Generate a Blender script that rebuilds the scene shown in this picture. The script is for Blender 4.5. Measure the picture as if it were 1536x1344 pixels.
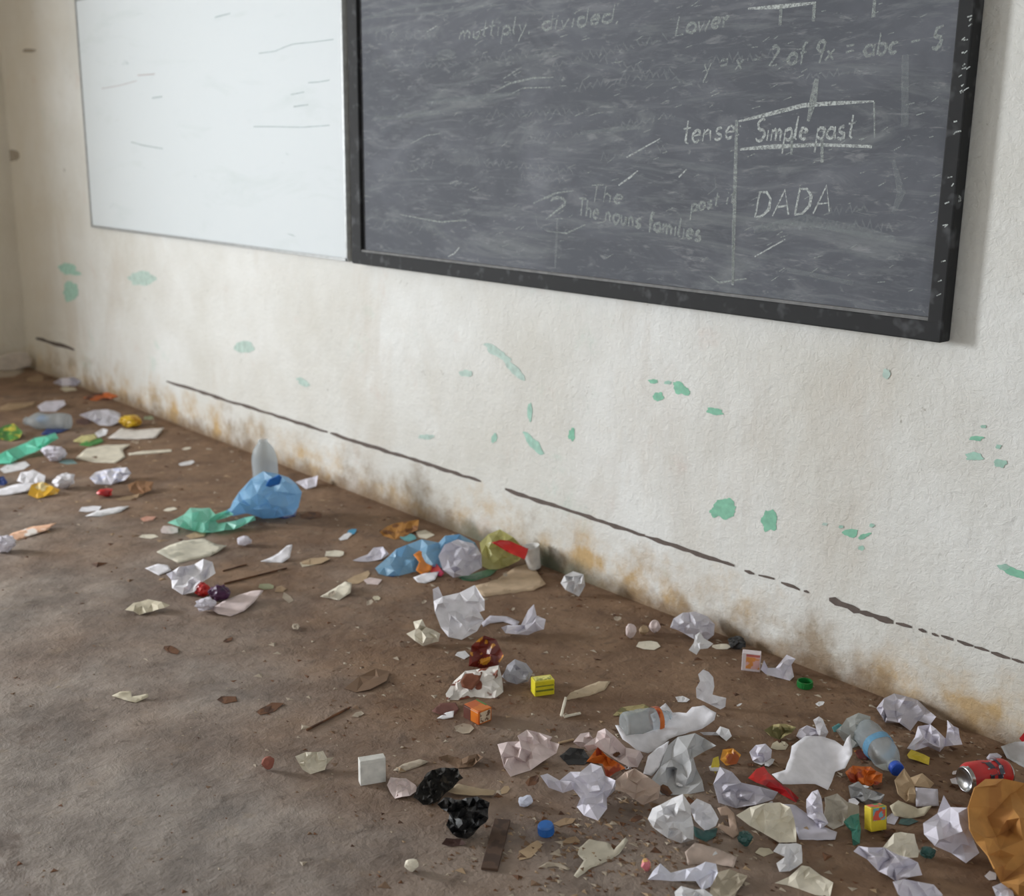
import bpy, bmesh, math, random
from mathutils import Vector, Matrix, noise
from mathutils.geometry import delaunay_2d_cdt

for o in list(bpy.data.objects):
    bpy.data.objects.remove(o)
scn = bpy.context.scene
COL = scn.collection

# ------------------------------------------------------------------ camera
W, H, F = 1536, 1344, 1771.0
PITCH, YAW, ROLL = 0.2453, 0.8466, 0.0121
CAM = Vector((7.64, -2.6154, 1.3709))
fw = Vector((-math.sin(YAW)*math.cos(PITCH), math.cos(YAW)*math.cos(PITCH), -math.sin(PITCH)))
r0 = Vector((math.cos(YAW), math.sin(YAW), 0)); u0 = r0.cross(fw)
rt = r0*math.cos(ROLL) + u0*math.sin(ROLL)
up = -r0*math.sin(ROLL) + u0*math.cos(ROLL)
cd = bpy.data.cameras.new('camera')
cd.sensor_width = 36; cd.lens = 36*F/W; cd.clip_start = .05
cd.dof.use_dof = True; cd.dof.focus_distance = 2.75; cd.dof.aperture_fstop = 3.2
cam = bpy.data.objects.new('camera', cd); COL.objects.link(cam)
cam.matrix_world = Matrix(((rt.x, up.x, -fw.x, CAM.x), (rt.y, up.y, -fw.y, CAM.y), (rt.z, up.z, -fw.z, CAM.z), (0, 0, 0, 1)))
scn.camera = cam

# ------------------------------------------------------------------ world, daylight, exposure
scn.view_settings.view_transform = 'Standard'; scn.view_settings.look = 'None'
scn.view_settings.exposure = 0.0; scn.view_settings.gamma = 1.0
scn.view_settings.use_curve_mapping = False
wd = bpy.data.worlds.new('overcast_sky'); scn.world = wd; wd.use_nodes = True
wd.node_tree.nodes['Background'].inputs[0].default_value = (.80, .90, 1, 1)
wd.node_tree.nodes['Background'].inputs[1].default_value = .6
ROOM_X, ROOM_Y, ROOM_Z = 9.6, -8.2, 3.1
# openings: (along-wall start, end, sill, head)
WIN_LEFT = [(-4.95, -3.75, .8, 2.4), (-7.8, -6.2, .8, 2.5)]
WIN_RIGHT_FILL = [(-3.4, -1.2, 1.0, 2.4), (-5.9, -4.1, 1.0, 2.4)]  # unseen windows, added to give weak fill
def daylight(name, loc, rot, sx, sy, power, color):
    l = bpy.data.lights.new(name, 'AREA'); l.shape = 'RECTANGLE'; l.size = sx; l.size_y = sy
    l.energy = power; l.color = color
    o = bpy.data.objects.new(name, l); COL.objects.link(o); o.location = loc; o.rotation_euler = rot
    return o
for i, (a, b, z0, z1) in enumerate(WIN_LEFT):
    daylight('daylight_window', (-.12, (a+b)/2, (z0+z1)/2), (0, -math.pi/2, 0), z1-z0-.1, b-a-.1, (590, 75)[i], (.925, .965, 1))
for i, (a, b, z0, z1) in enumerate(WIN_RIGHT_FILL):  # fill lamps in the added right-hand openings
    daylight('daylight_window', (ROOM_X+.12, (a+b)/2, (z0+z1)/2), (0, math.pi/2, 0), z1-z0-.1, b-a-.1, (20, 20)[i], (.93, .97, 1))

# ------------------------------------------------------------------ helpers
rnd = random.Random(7)
def lin(c):
    out = []
    for v in c[:3]:
        v /= 255.0
        out.append(v/12.92 if v <= .04045 else ((v+.055)/1.055)**2.4)
    return (*out, 1)
REG = {'P': (0, 0, 1.0), 'A': (0, 500, 3.84), 'B': (180, 640, 4.48), 'C': (460, 740, 3.491), 'D': (900, 880, 4.267),
       'E': (730, 1030, 3.84), 'G': (1080, 1030, 3.368), 'J': (380, 1050, 3.84), 'K': (0, 780, 3.339)}
def px(R, x, y):
    ox, oy, s = REG[R]; return ox + x/s, oy + y/s
def ray(x, y):
    return (rt*((x-W/2)/F) - up*((y-H/2)/F) + fw)
def on_floor(x, y, h=0.0):
    d = ray(x, y); return CAM + d*((h-CAM.z)/d.z)
def on_wall(x, y, Y=0.0):
    d = ray(x, y); return CAM + d*((Y-CAM.y)/d.y)
def ppm(P):                       # photo pixels per metre at a point
    return F/((P-CAM).dot(fw))

def link(name, me, m=None, parent=None, smooth=False):
    o = bpy.data.objects.new(name, me); COL.objects.link(o)
    if m: me.materials.append(m)
    if parent: o.parent = parent
    if smooth:
        for p in me.polygons: p.use_smooth = True
    return o
def mesh(name, v, f):
    me = bpy.data.meshes.new(name); me.from_pydata([tuple(a) for a in v], [], f); me.update(); return me
def tag(o, label=None, cat=None, group=None, kind=None):
    if label: o['label'] = label
    if cat: o['category'] = cat
    if group: o['group'] = group
    if kind: o['kind'] = kind
    return o
def empty(name, loc, rot=None):
    o = bpy.data.objects.new(name, None); COL.objects.link(o); o.location = loc
    o.empty_display_size = .05
    if rot: o.rotation_euler = rot
    return o
class MB:
    def __init__(s): s.v = []; s.f = []
    def box(s, a, b):
        n = len(s.v); x0, y0, z0 = a; x1, y1, z1 = b
        s.v += [(x0,y0,z0),(x1,y0,z0),(x1,y1,z0),(x0,y1,z0),(x0,y0,z1),(x1,y0,z1),(x1,y1,z1),(x0,y1,z1)]
        s.f += [tuple(n+i for i in q) for q in ((0,3,2,1),(4,5,6,7),(0,1,5,4),(1,2,6,5),(2,3,7,6),(3,0,4,7))]
        return s
    def obj(s, name, m, parent=None, bevel=0):
        o = link(name, mesh(name, s.v, s.f), m, parent)
        if bevel:
            b = o.modifiers.new('bevel', 'BEVEL'); b.width = bevel; b.segments = 2
        return o

# ------------------------------------------------------------------ materials
_M = {}
def nt(name):
    m = bpy.data.materials.new(name); m.use_nodes = True
    t = m.node_tree; return m, t, t.nodes['Principled BSDF']
def N(t, typ, **kw):
    n = t.nodes.new(typ)
    for k, v in kw.items():
        if k.startswith('i_'):
            key = k[2:]; key = int(key) if key.isdigit() else key.replace('_', ' ')
            n.inputs[key].default_value = v
        else: setattr(n, k, v)
    return n
def ramp(t, src, a, b, ca=(0,0,0,1), cb=(1,1,1,1)):
    r = N(t, 'ShaderNodeValToRGB'); r.color_ramp.elements[0].position = a; r.color_ramp.elements[1].position = b
    r.color_ramp.elements[0].color = ca; r.color_ramp.elements[1].color = cb
    t.links.new(src, r.inputs[0]); return r.outputs[0]
def mixc(t, fac, a, b):
    m = N(t, 'ShaderNodeMix', data_type='RGBA')
    for s, v in ((m.inputs[0], fac), (m.inputs[6], a), (m.inputs[7], b)):
        if isinstance(v, bpy.types.NodeSocket): t.links.new(v, s)
        else: s.default_value = v
    return m.outputs[2]
def maths(t, op, a, b=None, c=None, clamp=False):
    m = N(t, 'ShaderNodeMath', operation=op); m.use_clamp = clamp
    for i, v in enumerate((a, b, c)):
        if v is None: continue
        if isinstance(v, bpy.types.NodeSocket): t.links.new(v, m.inputs[i])
        else: m.inputs[i].default_value = v
    return m.outputs[0]
def noise_tex(t, co, scale, detail=4, rough=.55, dist=0, stretch=None):
    if stretch:
        mp = N(t, 'ShaderNodeMapping'); mp.inputs['Scale'].default_value = stretch[0]; mp.inputs['Rotation'].default_value = stretch[1]
        t.links.new(co, mp.inputs[0]); co = mp.outputs[0]
    n = N(t, 'ShaderNodeTexNoise'); n.inputs['Scale'].default_value = scale; n.inputs['Detail'].default_value = detail
    n.inputs['Roughness'].default_value = rough; n.inputs['Distortion'].default_value = dist
    t.links.new(co, n.inputs['Vector']); return n.outputs[0]
def bump(t, b, h, strength, dist):
    n = N(t, 'ShaderNodeBump'); n.inputs['Strength'].default_value = strength; n.inputs['Distance'].default_value = dist
    t.links.new(h, n.inputs['Height']); t.links.new(n.outputs[0], b.inputs['Normal'])

def paper(c, rough=.75, spot=None, scale=25, thr=(.5, .56), bmp=.25):
    """paper, card or printed wrapper; spot = second print colour"""
    key = ('paper', c, rough, spot, scale, thr)
    if key in _M: return _M[key]
    m, t, b = nt('paper'); g = N(t, 'ShaderNodeNewGeometry').outputs['Position']
    n1 = noise_tex(t, g, 30, 4)
    dk = tuple(x*.92 for x in c)
    col = mixc(t, ramp(t, n1, .35, .65), lin(dk), lin(c))
    if spot:
        n2 = noise_tex(t, g, scale, 2, .5)
        col = mixc(t, ramp(t, n2, *thr), col, lin(spot))
    t.links.new(col, b.inputs['Base Color']); b.inputs['Roughness'].default_value = rough
    if bmp: bump(t, b, noise_tex(t, g, 140, 3), bmp, .0015)
    _M[key] = m; return m
def film(c, clear=.25, rough=.25):
    """thin plastic bag film"""
    key = ('film', c, clear)
    if key in _M: return _M[key]
    m, t, b = nt('plastic_film'); out = t.nodes['Material Output']
    b.inputs['Base Color'].default_value = lin(c); b.inputs['Roughness'].default_value = rough
    tl = N(t, 'ShaderNodeBsdfTranslucent'); tl.inputs[0].default_value = lin(c)
    m1 = N(t, 'ShaderNodeMixShader'); m1.inputs[0].default_value = .35
    t.links.new(b.outputs[0], m1.inputs[1]); t.links.new(tl.outputs[0], m1.inputs[2])
    tr = N(t, 'ShaderNodeBsdfTransparent'); tr.inputs[0].default_value = tuple(.4+.6*x for x in lin(c)[:3])+(1,)
    m2 = N(t, 'ShaderNodeMixShader'); m2.inputs[0].default_value = clear
    t.links.new(m1.outputs[0], m2.inputs[1]); t.links.new(tr.outputs[0], m2.inputs[2])
    t.links.new(m2.outputs[0], out.inputs[0])
    g = N(t, 'ShaderNodeNewGeometry').outputs['Position']
    bump(t, b, noise_tex(t, g, 60, 3, .6, 1), .6, .006)
    _M[key] = m; return m
def solid(c, rough=.5, metal=0, name='plastic'):
    key = ('solid', c, rough, metal)
    if key in _M: return _M[key]
    m, t, b = nt(name); g = N(t, 'ShaderNodeNewGeometry').outputs['Position']
    col = mixc(t, ramp(t, noise_tex(t, g, 40, 3), .3, .7), lin(tuple(x*.85 for x in c)), lin(c))
    t.links.new(col, b.inputs['Base Color'])
    b.inputs['Roughness'].default_value = rough; b.inputs['Metallic'].default_value = metal
    _M[key] = m; return m

# ------------------------------------------------------------------ the room
def wall_material(left=False):
    m, t, b = nt('old_plaster'); g = N(t, 'ShaderNodeNewGeometry').outputs['Position']
    sep = N(t, 'ShaderNodeSeparateXYZ'); t.links.new(g, sep.inputs[0]); z = sep.outputs[2]; x = sep.outputs[0]
    base = mixc(t, ramp(t, noise_tex(t, g, 1.6, 5, .6), .35, .68), lin((208, 206, 199)), lin((226, 227, 225)))
    # vertical run marks and blotches
    base = mixc(t, maths(t, 'MULTIPLY', ramp(t, noise_tex(t, g, 2.2, 5, .65, .5, ((1, 1, .35), (0, 0, 0))), .55, .78), .55), base, lin((190, 178, 162)))
    base = mixc(t, maths(t, 'MULTIPLY', ramp(t, noise_tex(t, g, 5, 4, .6), .62, .75), .35), base, lin((205, 182, 172)))
    # washed-out teal undercoat showing through
    teal = maths(t, 'MULTIPLY', ramp(t, noise_tex(t, g, 1.7, 6, .68), .60, .74), ramp(t, noise_tex(t, g, 11, 4, .6), .45, .6))
    base = mixc(t, maths(t, 'MULTIPLY', teal, .38), base, lin((146, 196, 176)))
    # dark scuffs
    sc = ramp(t, noise_tex(t, g, 26, 4, .7, 1.2), .65, .75)
    sc = maths(t, 'MULTIPLY', sc, ramp(t, noise_tex(t, g, 2.4, 3), .38, .58))
    base = mixc(t, maths(t, 'MULTIPLY', sc, .7), base, lin((128, 122, 108)))
    # grime splashed up from the floor: ochre, then brown, irregular upper edge
    nz = noise_tex(t, g, 4.5, 6, .65)
    d = maths(t, 'SUBTRACT', z, maths(t, 'MULTIPLY', maths(t, 'SUBTRACT', nz, .5), .42))
    och = maths(t, 'MULTIPLY', ramp(t, d, .05, .20, (1,1,1,1), (0,0,0,1)), ramp(t, noise_tex(t, g, 9, 4, .6), .30, .62))
    base = mixc(t, maths(t, 'MULTIPLY', och, .95), base, mixc(t, ramp(t, noise_tex(t, g, 3.1, 3), .42, .6), lin((190, 158, 108)), lin((158, 142, 122))))
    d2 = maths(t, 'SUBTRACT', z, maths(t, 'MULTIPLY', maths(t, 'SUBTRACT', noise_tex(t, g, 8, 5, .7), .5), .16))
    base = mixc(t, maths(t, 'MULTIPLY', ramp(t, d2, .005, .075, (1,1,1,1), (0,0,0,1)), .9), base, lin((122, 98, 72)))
    gx = maths(t, 'SUBTRACT', x, maths(t, 'MULTIPLY', z, 0.0))
    seg = maths(t, 'MULTIPLY', ramp(t, maths(t, 'DIVIDE', gx, 10.0), .425, .455), ramp(t, maths(t, 'DIVIDE', gx, 10.0), .49, .525, (1,1,1,1), (0,0,0,1)))
    d3 = maths(t, 'SUBTRACT', z, maths(t, 'MULTIPLY', maths(t, 'SUBTRACT', noise_tex(t, g, 11, 4, .6), .5), .14))
    base = mixc(t, maths(t, 'MULTIPLY', maths(t, 'MULTIPLY', seg, ramp(t, d3, .02, .07, (1,1,1,1), (0,0,0,1))), .85), base, lin((92, 100, 84)))
    pit = ramp(t, noise_tex(t, g, 60, 3, .6), .66, .72)
    pit = maths(t, 'MULTIPLY', pit, ramp(t, maths(t, 'ADD', maths(t, 'DIVIDE', x, 10.0), maths(t, 'MULTIPLY', noise_tex(t, g, 2, 3), .3)), .55, .85))
    base = mixc(t, maths(t, 'MULTIPLY', pit, .5), base, lin((150, 146, 136)))
    # the corner: slightly yellower plaster tone, uneven edge
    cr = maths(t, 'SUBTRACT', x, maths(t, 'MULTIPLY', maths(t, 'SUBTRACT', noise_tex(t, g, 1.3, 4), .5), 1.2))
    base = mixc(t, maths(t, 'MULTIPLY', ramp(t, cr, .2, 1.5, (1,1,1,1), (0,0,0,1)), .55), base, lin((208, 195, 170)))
    t.links.new(base, b.inputs['Base Color']); b.inputs['Roughness'].default_value = .8
    hh = maths(t, 'ADD', maths(t, 'MULTIPLY', noise_tex(t, g, 7, 4), 1.0), maths(t, 'MULTIPLY', noise_tex(t, g, 55, 4, .7, .6), .35))
    bump(t, b, hh, .55, .02)
    return m
def floor_material():
    m, t, b = nt('dirty_concrete'); g = N(t, 'ShaderNodeNewGeometry').outputs['Position']
    sep = N(t, 'ShaderNodeSeparateXYZ'); t.links.new(g, sep.inputs[0]); y = sep.outputs[1]
    n1 = noise_tex(t, g, 1.4, 5, .6); n2 = noise_tex(t, g, 5, 5, .65); n3 = noise_tex(t, g, 16, 5, .7, .4)
    # grey concrete tone away from the wall, brown soil tone along it
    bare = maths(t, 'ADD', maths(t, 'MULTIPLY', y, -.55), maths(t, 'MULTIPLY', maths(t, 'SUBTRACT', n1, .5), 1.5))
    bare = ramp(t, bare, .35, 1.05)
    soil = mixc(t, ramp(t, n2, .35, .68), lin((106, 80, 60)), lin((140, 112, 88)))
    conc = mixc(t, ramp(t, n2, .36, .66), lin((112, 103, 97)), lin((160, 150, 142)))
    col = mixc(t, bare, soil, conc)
    col = mixc(t, maths(t, 'MULTIPLY', ramp(t, n3, .55, .72), .6), col, lin((72, 57, 47)))
    col = mixc(t, maths(t, 'MULTIPLY', ramp(t, noise_tex(t, g, 9, 5, .7), .58, .74), .55), col, lin((146, 128, 108)))
    col = mixc(t, maths(t, 'MULTIPLY', ramp(t, noise_tex(t, g, 3.2, 4, .65, .8), .60, .70), .45), col, lin((84, 61, 47)))
    t.links.new(col, b.inputs['Base Color'])
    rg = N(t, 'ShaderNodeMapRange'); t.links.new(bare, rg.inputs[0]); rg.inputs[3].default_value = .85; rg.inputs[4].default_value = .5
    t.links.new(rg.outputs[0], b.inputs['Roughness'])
    hh = maths(t, 'ADD', n2, maths(t, 'ADD', maths(t, 'MULTIPLY', n3, .5), maths(t, 'MULTIPLY', noise_tex(t, g, 70, 4, .7), .15)))
    bump(t, b, hh, .6, .02)
    return m
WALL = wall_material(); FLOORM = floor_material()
T = .2
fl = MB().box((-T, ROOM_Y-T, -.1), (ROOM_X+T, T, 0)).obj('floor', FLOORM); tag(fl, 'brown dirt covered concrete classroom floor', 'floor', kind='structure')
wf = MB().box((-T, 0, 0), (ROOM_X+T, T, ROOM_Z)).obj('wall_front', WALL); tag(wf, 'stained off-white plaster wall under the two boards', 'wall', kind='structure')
def pierced(name, X0, X1, wins, label):
    mb = MB(); ys = sorted(wins)
    cur = ROOM_Y
    for a, b, z0, z1 in ys:
        mb.box((X0, cur, 0), (X1, a, ROOM_Z)); mb.box((X0, a, 0), (X1, b, z0)); mb.box((X0, a, z1), (X1, b, ROOM_Z)); cur = b
    mb.box((X0, cur, 0), (X1, 0, ROOM_Z))
    return tag(mb.obj(name, WALL), label, 'wall', kind='structure')
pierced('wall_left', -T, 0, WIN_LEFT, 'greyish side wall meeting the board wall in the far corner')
pierced('wall_right', ROOM_X, ROOM_X+T, WIN_RIGHT_FILL, 'plaster side wall at the near end of the room')
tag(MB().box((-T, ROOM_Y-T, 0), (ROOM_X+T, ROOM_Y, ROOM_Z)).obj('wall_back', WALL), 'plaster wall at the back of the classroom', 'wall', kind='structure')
tag(MB().box((-T, ROOM_Y-T, ROOM_Z), (ROOM_X+T, T, ROOM_Z+.1)).obj('ceiling', solid((180, 174, 164), .9, name='ceiling_boards')), 'plain pale classroom ceiling', 'ceiling', kind='structure')
WINM = solid((96, 84, 70), .6, name='window_steel')
k = 0
for X, wins in ((-.05, WIN_LEFT), (ROOM_X+.05, WIN_RIGHT_FILL)):  # right-wall frames go round the unseen openings added for fill
    for a, b, z0, z1 in wins:
        k += 1
        mb = MB()
        mb.box((X-.025, a, z0), (X+.025, b, z0+.05)); mb.box((X-.025, a, z1-.05), (X+.025, b, z1))
        mb.box((X-.025, a, z0), (X+.025, a+.05, z1)); mb.box((X-.025, b-.05, z0), (X+.025, b, z1))
        w = mb.obj('window_%d' % k, WINM); tag(w, 'open steel window frame in a side wall', 'window', group='side wall windows', kind='structure')
        for j in range(1, 3):
            yy = a + (b-a)*j/3
            MB().box((X-.015, yy-.015, z0+.05), (X+.015, yy+.015, z1-.05)).obj('glazing_bar', WINM, w)

# peeled patches of teal undercoat, each a jagged flake edge
TEAL = [solid((138, 200, 172), .7, name='teal_paint'), solid((170, 210, 194), .75, name='teal_paint_faded'), solid((192, 214, 205), .8, name='teal_paint_washed')]
def patch(cx, cy, w, h, tone=0, slant=0.0, seed=0):
    rr = random.Random(seed*31+int(cx)); pts = []
    n = 44
    for i in range(n):
        a = 2*math.pi*i/n; q = .88+.42*noise.noise(Vector((math.cos(a)*1.3+cx, math.sin(a)*1.3, seed)))+.07*rr.uniform(-1, 1)
        dx = math.cos(a)*w/2*q; dy = math.sin(a)*h/2*q + math.cos(a)*w/2*slant
        pts.append(on_wall(cx+dx, cy+dy))
    if (pts[1]-pts[0]).cross(pts[2]-pts[0]).y > 0: pts.reverse()
    me = mesh('paint_patch', [(p.x, -.0008-seed*.00003, p.z) for p in pts], [tuple(range(n))])
    link('paint_patch', me, TEAL[tone], wf)
for i, a in enumerate([(1088, 762, 40, 34, 0), (1155, 781, 30, 34, 0), (1075, 768, 22, 16, 0), (1276, 799, 26, 14, 0), (1297, 804, 20, 9, 0, -.3), (1292, 822, 10, 8, 1),
        (1022, 583, 30, 20, 0, .4), (988, 595, 18, 16, 0), (980, 572, 16, 8, 0), (1002, 574, 14, 6, 1), (1072, 617, 32, 11, 0, .15), (858, 652, 11, 22, 0), (795, 618, 9, 30, 1),
        (800, 665, 34, 20, 1, .9), (772, 555, 36, 16, 2, .8), (745, 528, 46, 18, 2, .5), (742, 657, 10, 16, 1, -.6), (1465, 657, 22, 9, 0), (1462, 685, 30, 16, 1), (1500, 695, 22, 14, 1),
        (1522, 858, 44, 16, 0, .35), (1505, 850, 20, 10, 1), (1498, 670, 10, 8, 1), (1476, 640, 10, 6, 1), (104, 405, 34, 18, 1, .2), (106, 436, 26, 34, 1), (212, 418, 46, 24, 2),
        (368, 520, 34, 20, 2), (455, 573, 22, 12, 2, .4), (1308, 788, 8, 6, 1), (1262, 790, 8, 5, 1), (1238, 786, 10, 5, 2), (700, 560, 22, 12, 2), (1330, 560, 14, 16, 2), (640, 655, 26, 9, 2)]):
    patch(*a, seed=i)
# dark guide line struck along the foot of the wall, broken where the paint has gone
LINE = solid((104, 92, 86), .85, name='dark_line')
def guide(x0, y0, x1, y1, w=6.0):
    n = max(2, int(abs(x1-x0)/9)); v = []; f = []
    for i in range(n+1):
        s = i/n; x = x0+(x1-x0)*s; y = y0+(y1-y0)*s + rnd.uniform(-.8, .8); hw = w*(.32+.28*rnd.random())*(.5 if i in (0, n) else 1)
        a, b = on_wall(x, y-hw), on_wall(x, y+hw)
        v += [(a.x, -.0015, a.z), (b.x, -.0015, b.z)]
        if i: f.append((2*i-2, 2*i-1, 2*i+1, 2*i))
    link('guide_line', mesh('guide_line', v, f), LINE, wf)
for g in [(250, 572, 492, 648, 5), (496, 650, 722, 722, 5.5), (758, 734, 968, 804, 6.5), (968, 804, 1102, 849, 6.5), (1117, 855, 1132, 860, 5), (1138, 863, 1162, 868, 5), (1172, 873, 1200, 884, 5),
          (1206, 886, 1214, 889, 4), (1244, 898, 1290, 917, 11), (1290, 917, 1340, 933, 9), (1344, 934, 1368, 941, 7), (1378, 944, 1390, 948, 5), (1398, 950, 1408, 954, 4), (1412, 953, 1430, 960, 7),
          (1436, 961, 1460, 969, 6), (1462, 970, 1484, 977, 5), (1487, 978, 1515, 987, 6), (1518, 988, 1536, 994, 5), (1545, 997, 1600, 1015, 5), (54, 507, 112, 524, 5)]:
    guide(*g)
# hole and nail mark near the corner
for hx, hy, hw, hh in ((19, 233, 11, 9), (44, 76, 11, 3)):
    n = 14; pts = [on_wall(hx+hw*math.cos(-i*2*math.pi/n)*(.9+.2*rnd.random()), hy+hh*math.sin(-i*2*math.pi/n)*(.9+.2*rnd.random())) for i in range(n)]
    if (pts[1]-pts[0]).cross(pts[2]-pts[0]).y > 0: pts.reverse()
    link('wall_scar', mesh('wall_scar', [(p.x, -.001, p.z) for p in pts], [tuple(range(n))]), solid((168, 156, 138), .9, name='scar'), wf)

# ------------------------------------------------------------------ whiteboard
def wb_material():
    m, t, b = nt('whiteboard_enamel'); g = N(t, 'ShaderNodeNewGeometry').outputs['Position']
    col = mixc(t, maths(t, 'MULTIPLY', ramp(t, noise_tex(t, g, 3, 5, .65, .5, ((.5, 1, 2.5), (0, .15, 0))), .55, .75), .5), lin((208, 214, 217)), lin((188, 198, 197)))
    col = mixc(t, maths(t, 'MULTIPLY', ramp(t, noise_tex(t, g, 9, 4, .7, 1, ((.25, 1, 2), (0, .25, 0))), .68, .74), .6), col, lin((150, 165, 165)))
    t.links.new(col, b.inputs['Base Color']); b.inputs['Roughness'].default_value = .6; b.inputs['Specular IOR Level'].default_value = .2
    return m
WB = empty('whiteboard', (2.49, 0, .95)); tag(WB, 'plain whiteboard with faint wiped marks beside the blackboard', 'whiteboard')
o = MB().box((-1.245, -.022, .01), (1.235, -.002, 1.16)).obj('writing_panel', wb_material(), WB, .004)
RIM = solid((168, 170, 170), .4, .3, 'rim')
for a, b in (((-1.25, -.026, 0), (1.24, -.002, .012)), ((-1.25, -.026, 1.155), (1.24, -.002, 1.17)), ((-1.255, -.026, 0), (-1.243, -.002, 1.17)), ((1.226, -.026, 0), (1.238, -.002, 1.17))):
    MB().box(a, b).obj('edge_strip', RIM, WB)
MK = [solid((172, 186, 188), .6, name='marker_ghost'), solid((192, 186, 187), .6, name='marker_ghost_red')]
def ghost(pts, w, tone=0):
    v = []; f = []
    for i, (x, y) in enumerate(pts):
        a, b = on_wall(x, y-w/2, -.0235), on_wall(x, y+w/2, -.0235)
        v += [Vector((a.x, -.0225, a.z))-WB.location, Vector((b.x, -.0225, b.z))-WB.location]
        if i: f.append((2*i-2, 2*i-1, 2*i+1, 2*i))
    link('wiped_mark', mesh('wiped_mark', v, f), MK[tone], WB)
ghost([(388, 80), (412, 77), (428, 70), (440, 66), (470, 63), (500, 59)], 1.6); ghost([(462, 124), (478, 123), (494, 120)], 1.8)
ghost([(380, 190), (410, 190), (452, 191), (494, 188)], 1.6); ghost([(152, 133), (180, 128), (205, 121)], 1.3, 1); ghost([(206, 113), (220, 112), (232, 111)], 2, 1)
ghost([(196, 213), (214, 218), (244, 223)], 1.6); ghost([(228, 147), (243, 145)], 2); ghost([(436, 142), (456, 138)], 1.8); ghost([(440, 160), (462, 157)], 2); ghost([(322, 26), (345, 20)], 2)

# ------------------------------------------------------------------ blackboard
def bb_material():
    m, t, b = nt('chalky_slate'); g = N(t, 'ShaderNodeNewGeometry').outputs['Position']
    col = mixc(t, ramp(t, noise_tex(t, g, 2.2, 4), .35, .7), lin((24, 25, 28)), lin((40, 42, 47)))
    d1 = ramp(t, noise_tex(t, g, 2.4, 6, .62, .8, ((.8, 1, 1.3), (0, -.35, 0))), .48, .74)
    col = mixc(t, maths(t, 'MULTIPLY', d1, .26), col, lin((150, 152, 160)))
    sx = N(t, 'ShaderNodeSeparateXYZ'); t.links.new(g, sx.inputs[0])     # for the lighter left half: window sheen painted in with the chalk dust
    d2 = maths(t, 'MULTIPLY', ramp(t, noise_tex(t, g, 7, 6, .7, 1.2, ((.5, 1, 2.2), (0, -.45, 0))), .53, .73), .28)
    col = mixc(t, d2, col, lin((165, 166, 166)))
    d3 = maths(t, 'MULTIPLY', ramp(t, noise_tex(t, g, 26, 4, .7, .5, ((.35, 1, 1.6), (0, -.5, 0))), .58, .70), .26)
    col = mixc(t, d3, col, lin((180, 180, 178)))
    d4 = maths(t, 'MULTIPLY', ramp(t, noise_tex(t, g, 5, 6, .72, 1.5, ((.22, 1, 1.5), (0, .42, 0))), .52, .68), .22)
    col = mixc(t, d4, col, lin((172, 178, 172)))
    d5 = maths(t, 'MULTIPLY', ramp(t, noise_tex(t, g, 40, 4, .75, .8, ((.3, 1, 1.2), (0, .45, 0))), .60, .72), .30)
    col = mixc(t, d5, col, lin((186, 190, 184)))
    dust_sheen = maths(t, 'MULTIPLY', ramp(t, maths(t, 'ADD', sx.outputs[0], maths(t, 'MULTIPLY', maths(t, 'SUBTRACT', noise_tex(t, g, 1.5, 4), .5), 2.2)), 3.8, 6.0, (1,1,1,1), (0,0,0,1)), .30)
    col = mixc(t, dust_sheen, col, lin((150, 154, 164)))
    t.links.new(col, b.inputs['Base Color']); b.inputs['Roughness'].default_value = .75; b.inputs['Specular IOR Level'].default_value = .2
    return m
BX0, BX1, BZ0, BZ1 = 3.79, 6.246, .949, 2.17
BB = empty('blackboard', (BX0, 0, BZ0)); tag(BB, 'large framed blackboard covered in smeared chalk writing', 'blackboard')
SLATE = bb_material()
FRM = paper((30, 31, 33), .8, (74, 75, 78), 22, (.55, .74), 0)
bw, bh = BX1-BX0, BZ1-BZ0
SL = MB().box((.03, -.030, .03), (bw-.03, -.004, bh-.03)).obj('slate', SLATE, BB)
MB().box((0, -.046, 0), (bw, -.002, .048)).obj('frame_rail', FRM, BB, .004)
MB().box((0, -.046, bh-.05), (bw, -.002, bh)).obj('frame_rail', FRM, BB, .004)
MB().box((0, -.045, .04), (.062, -.002, bh-.04)).obj('frame_stile', FRM, BB, .004)
MB().box((bw-.040, -.045, .04), (bw, -.002, bh-.04)).obj('frame_stile', FRM, BB, .004)
MB().box((.06, -.042, .048), (bw-.04, -.03, .056)).obj('dusty_ledge', solid((128, 128, 128), .9, name='chalk_dust'), BB)

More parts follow.
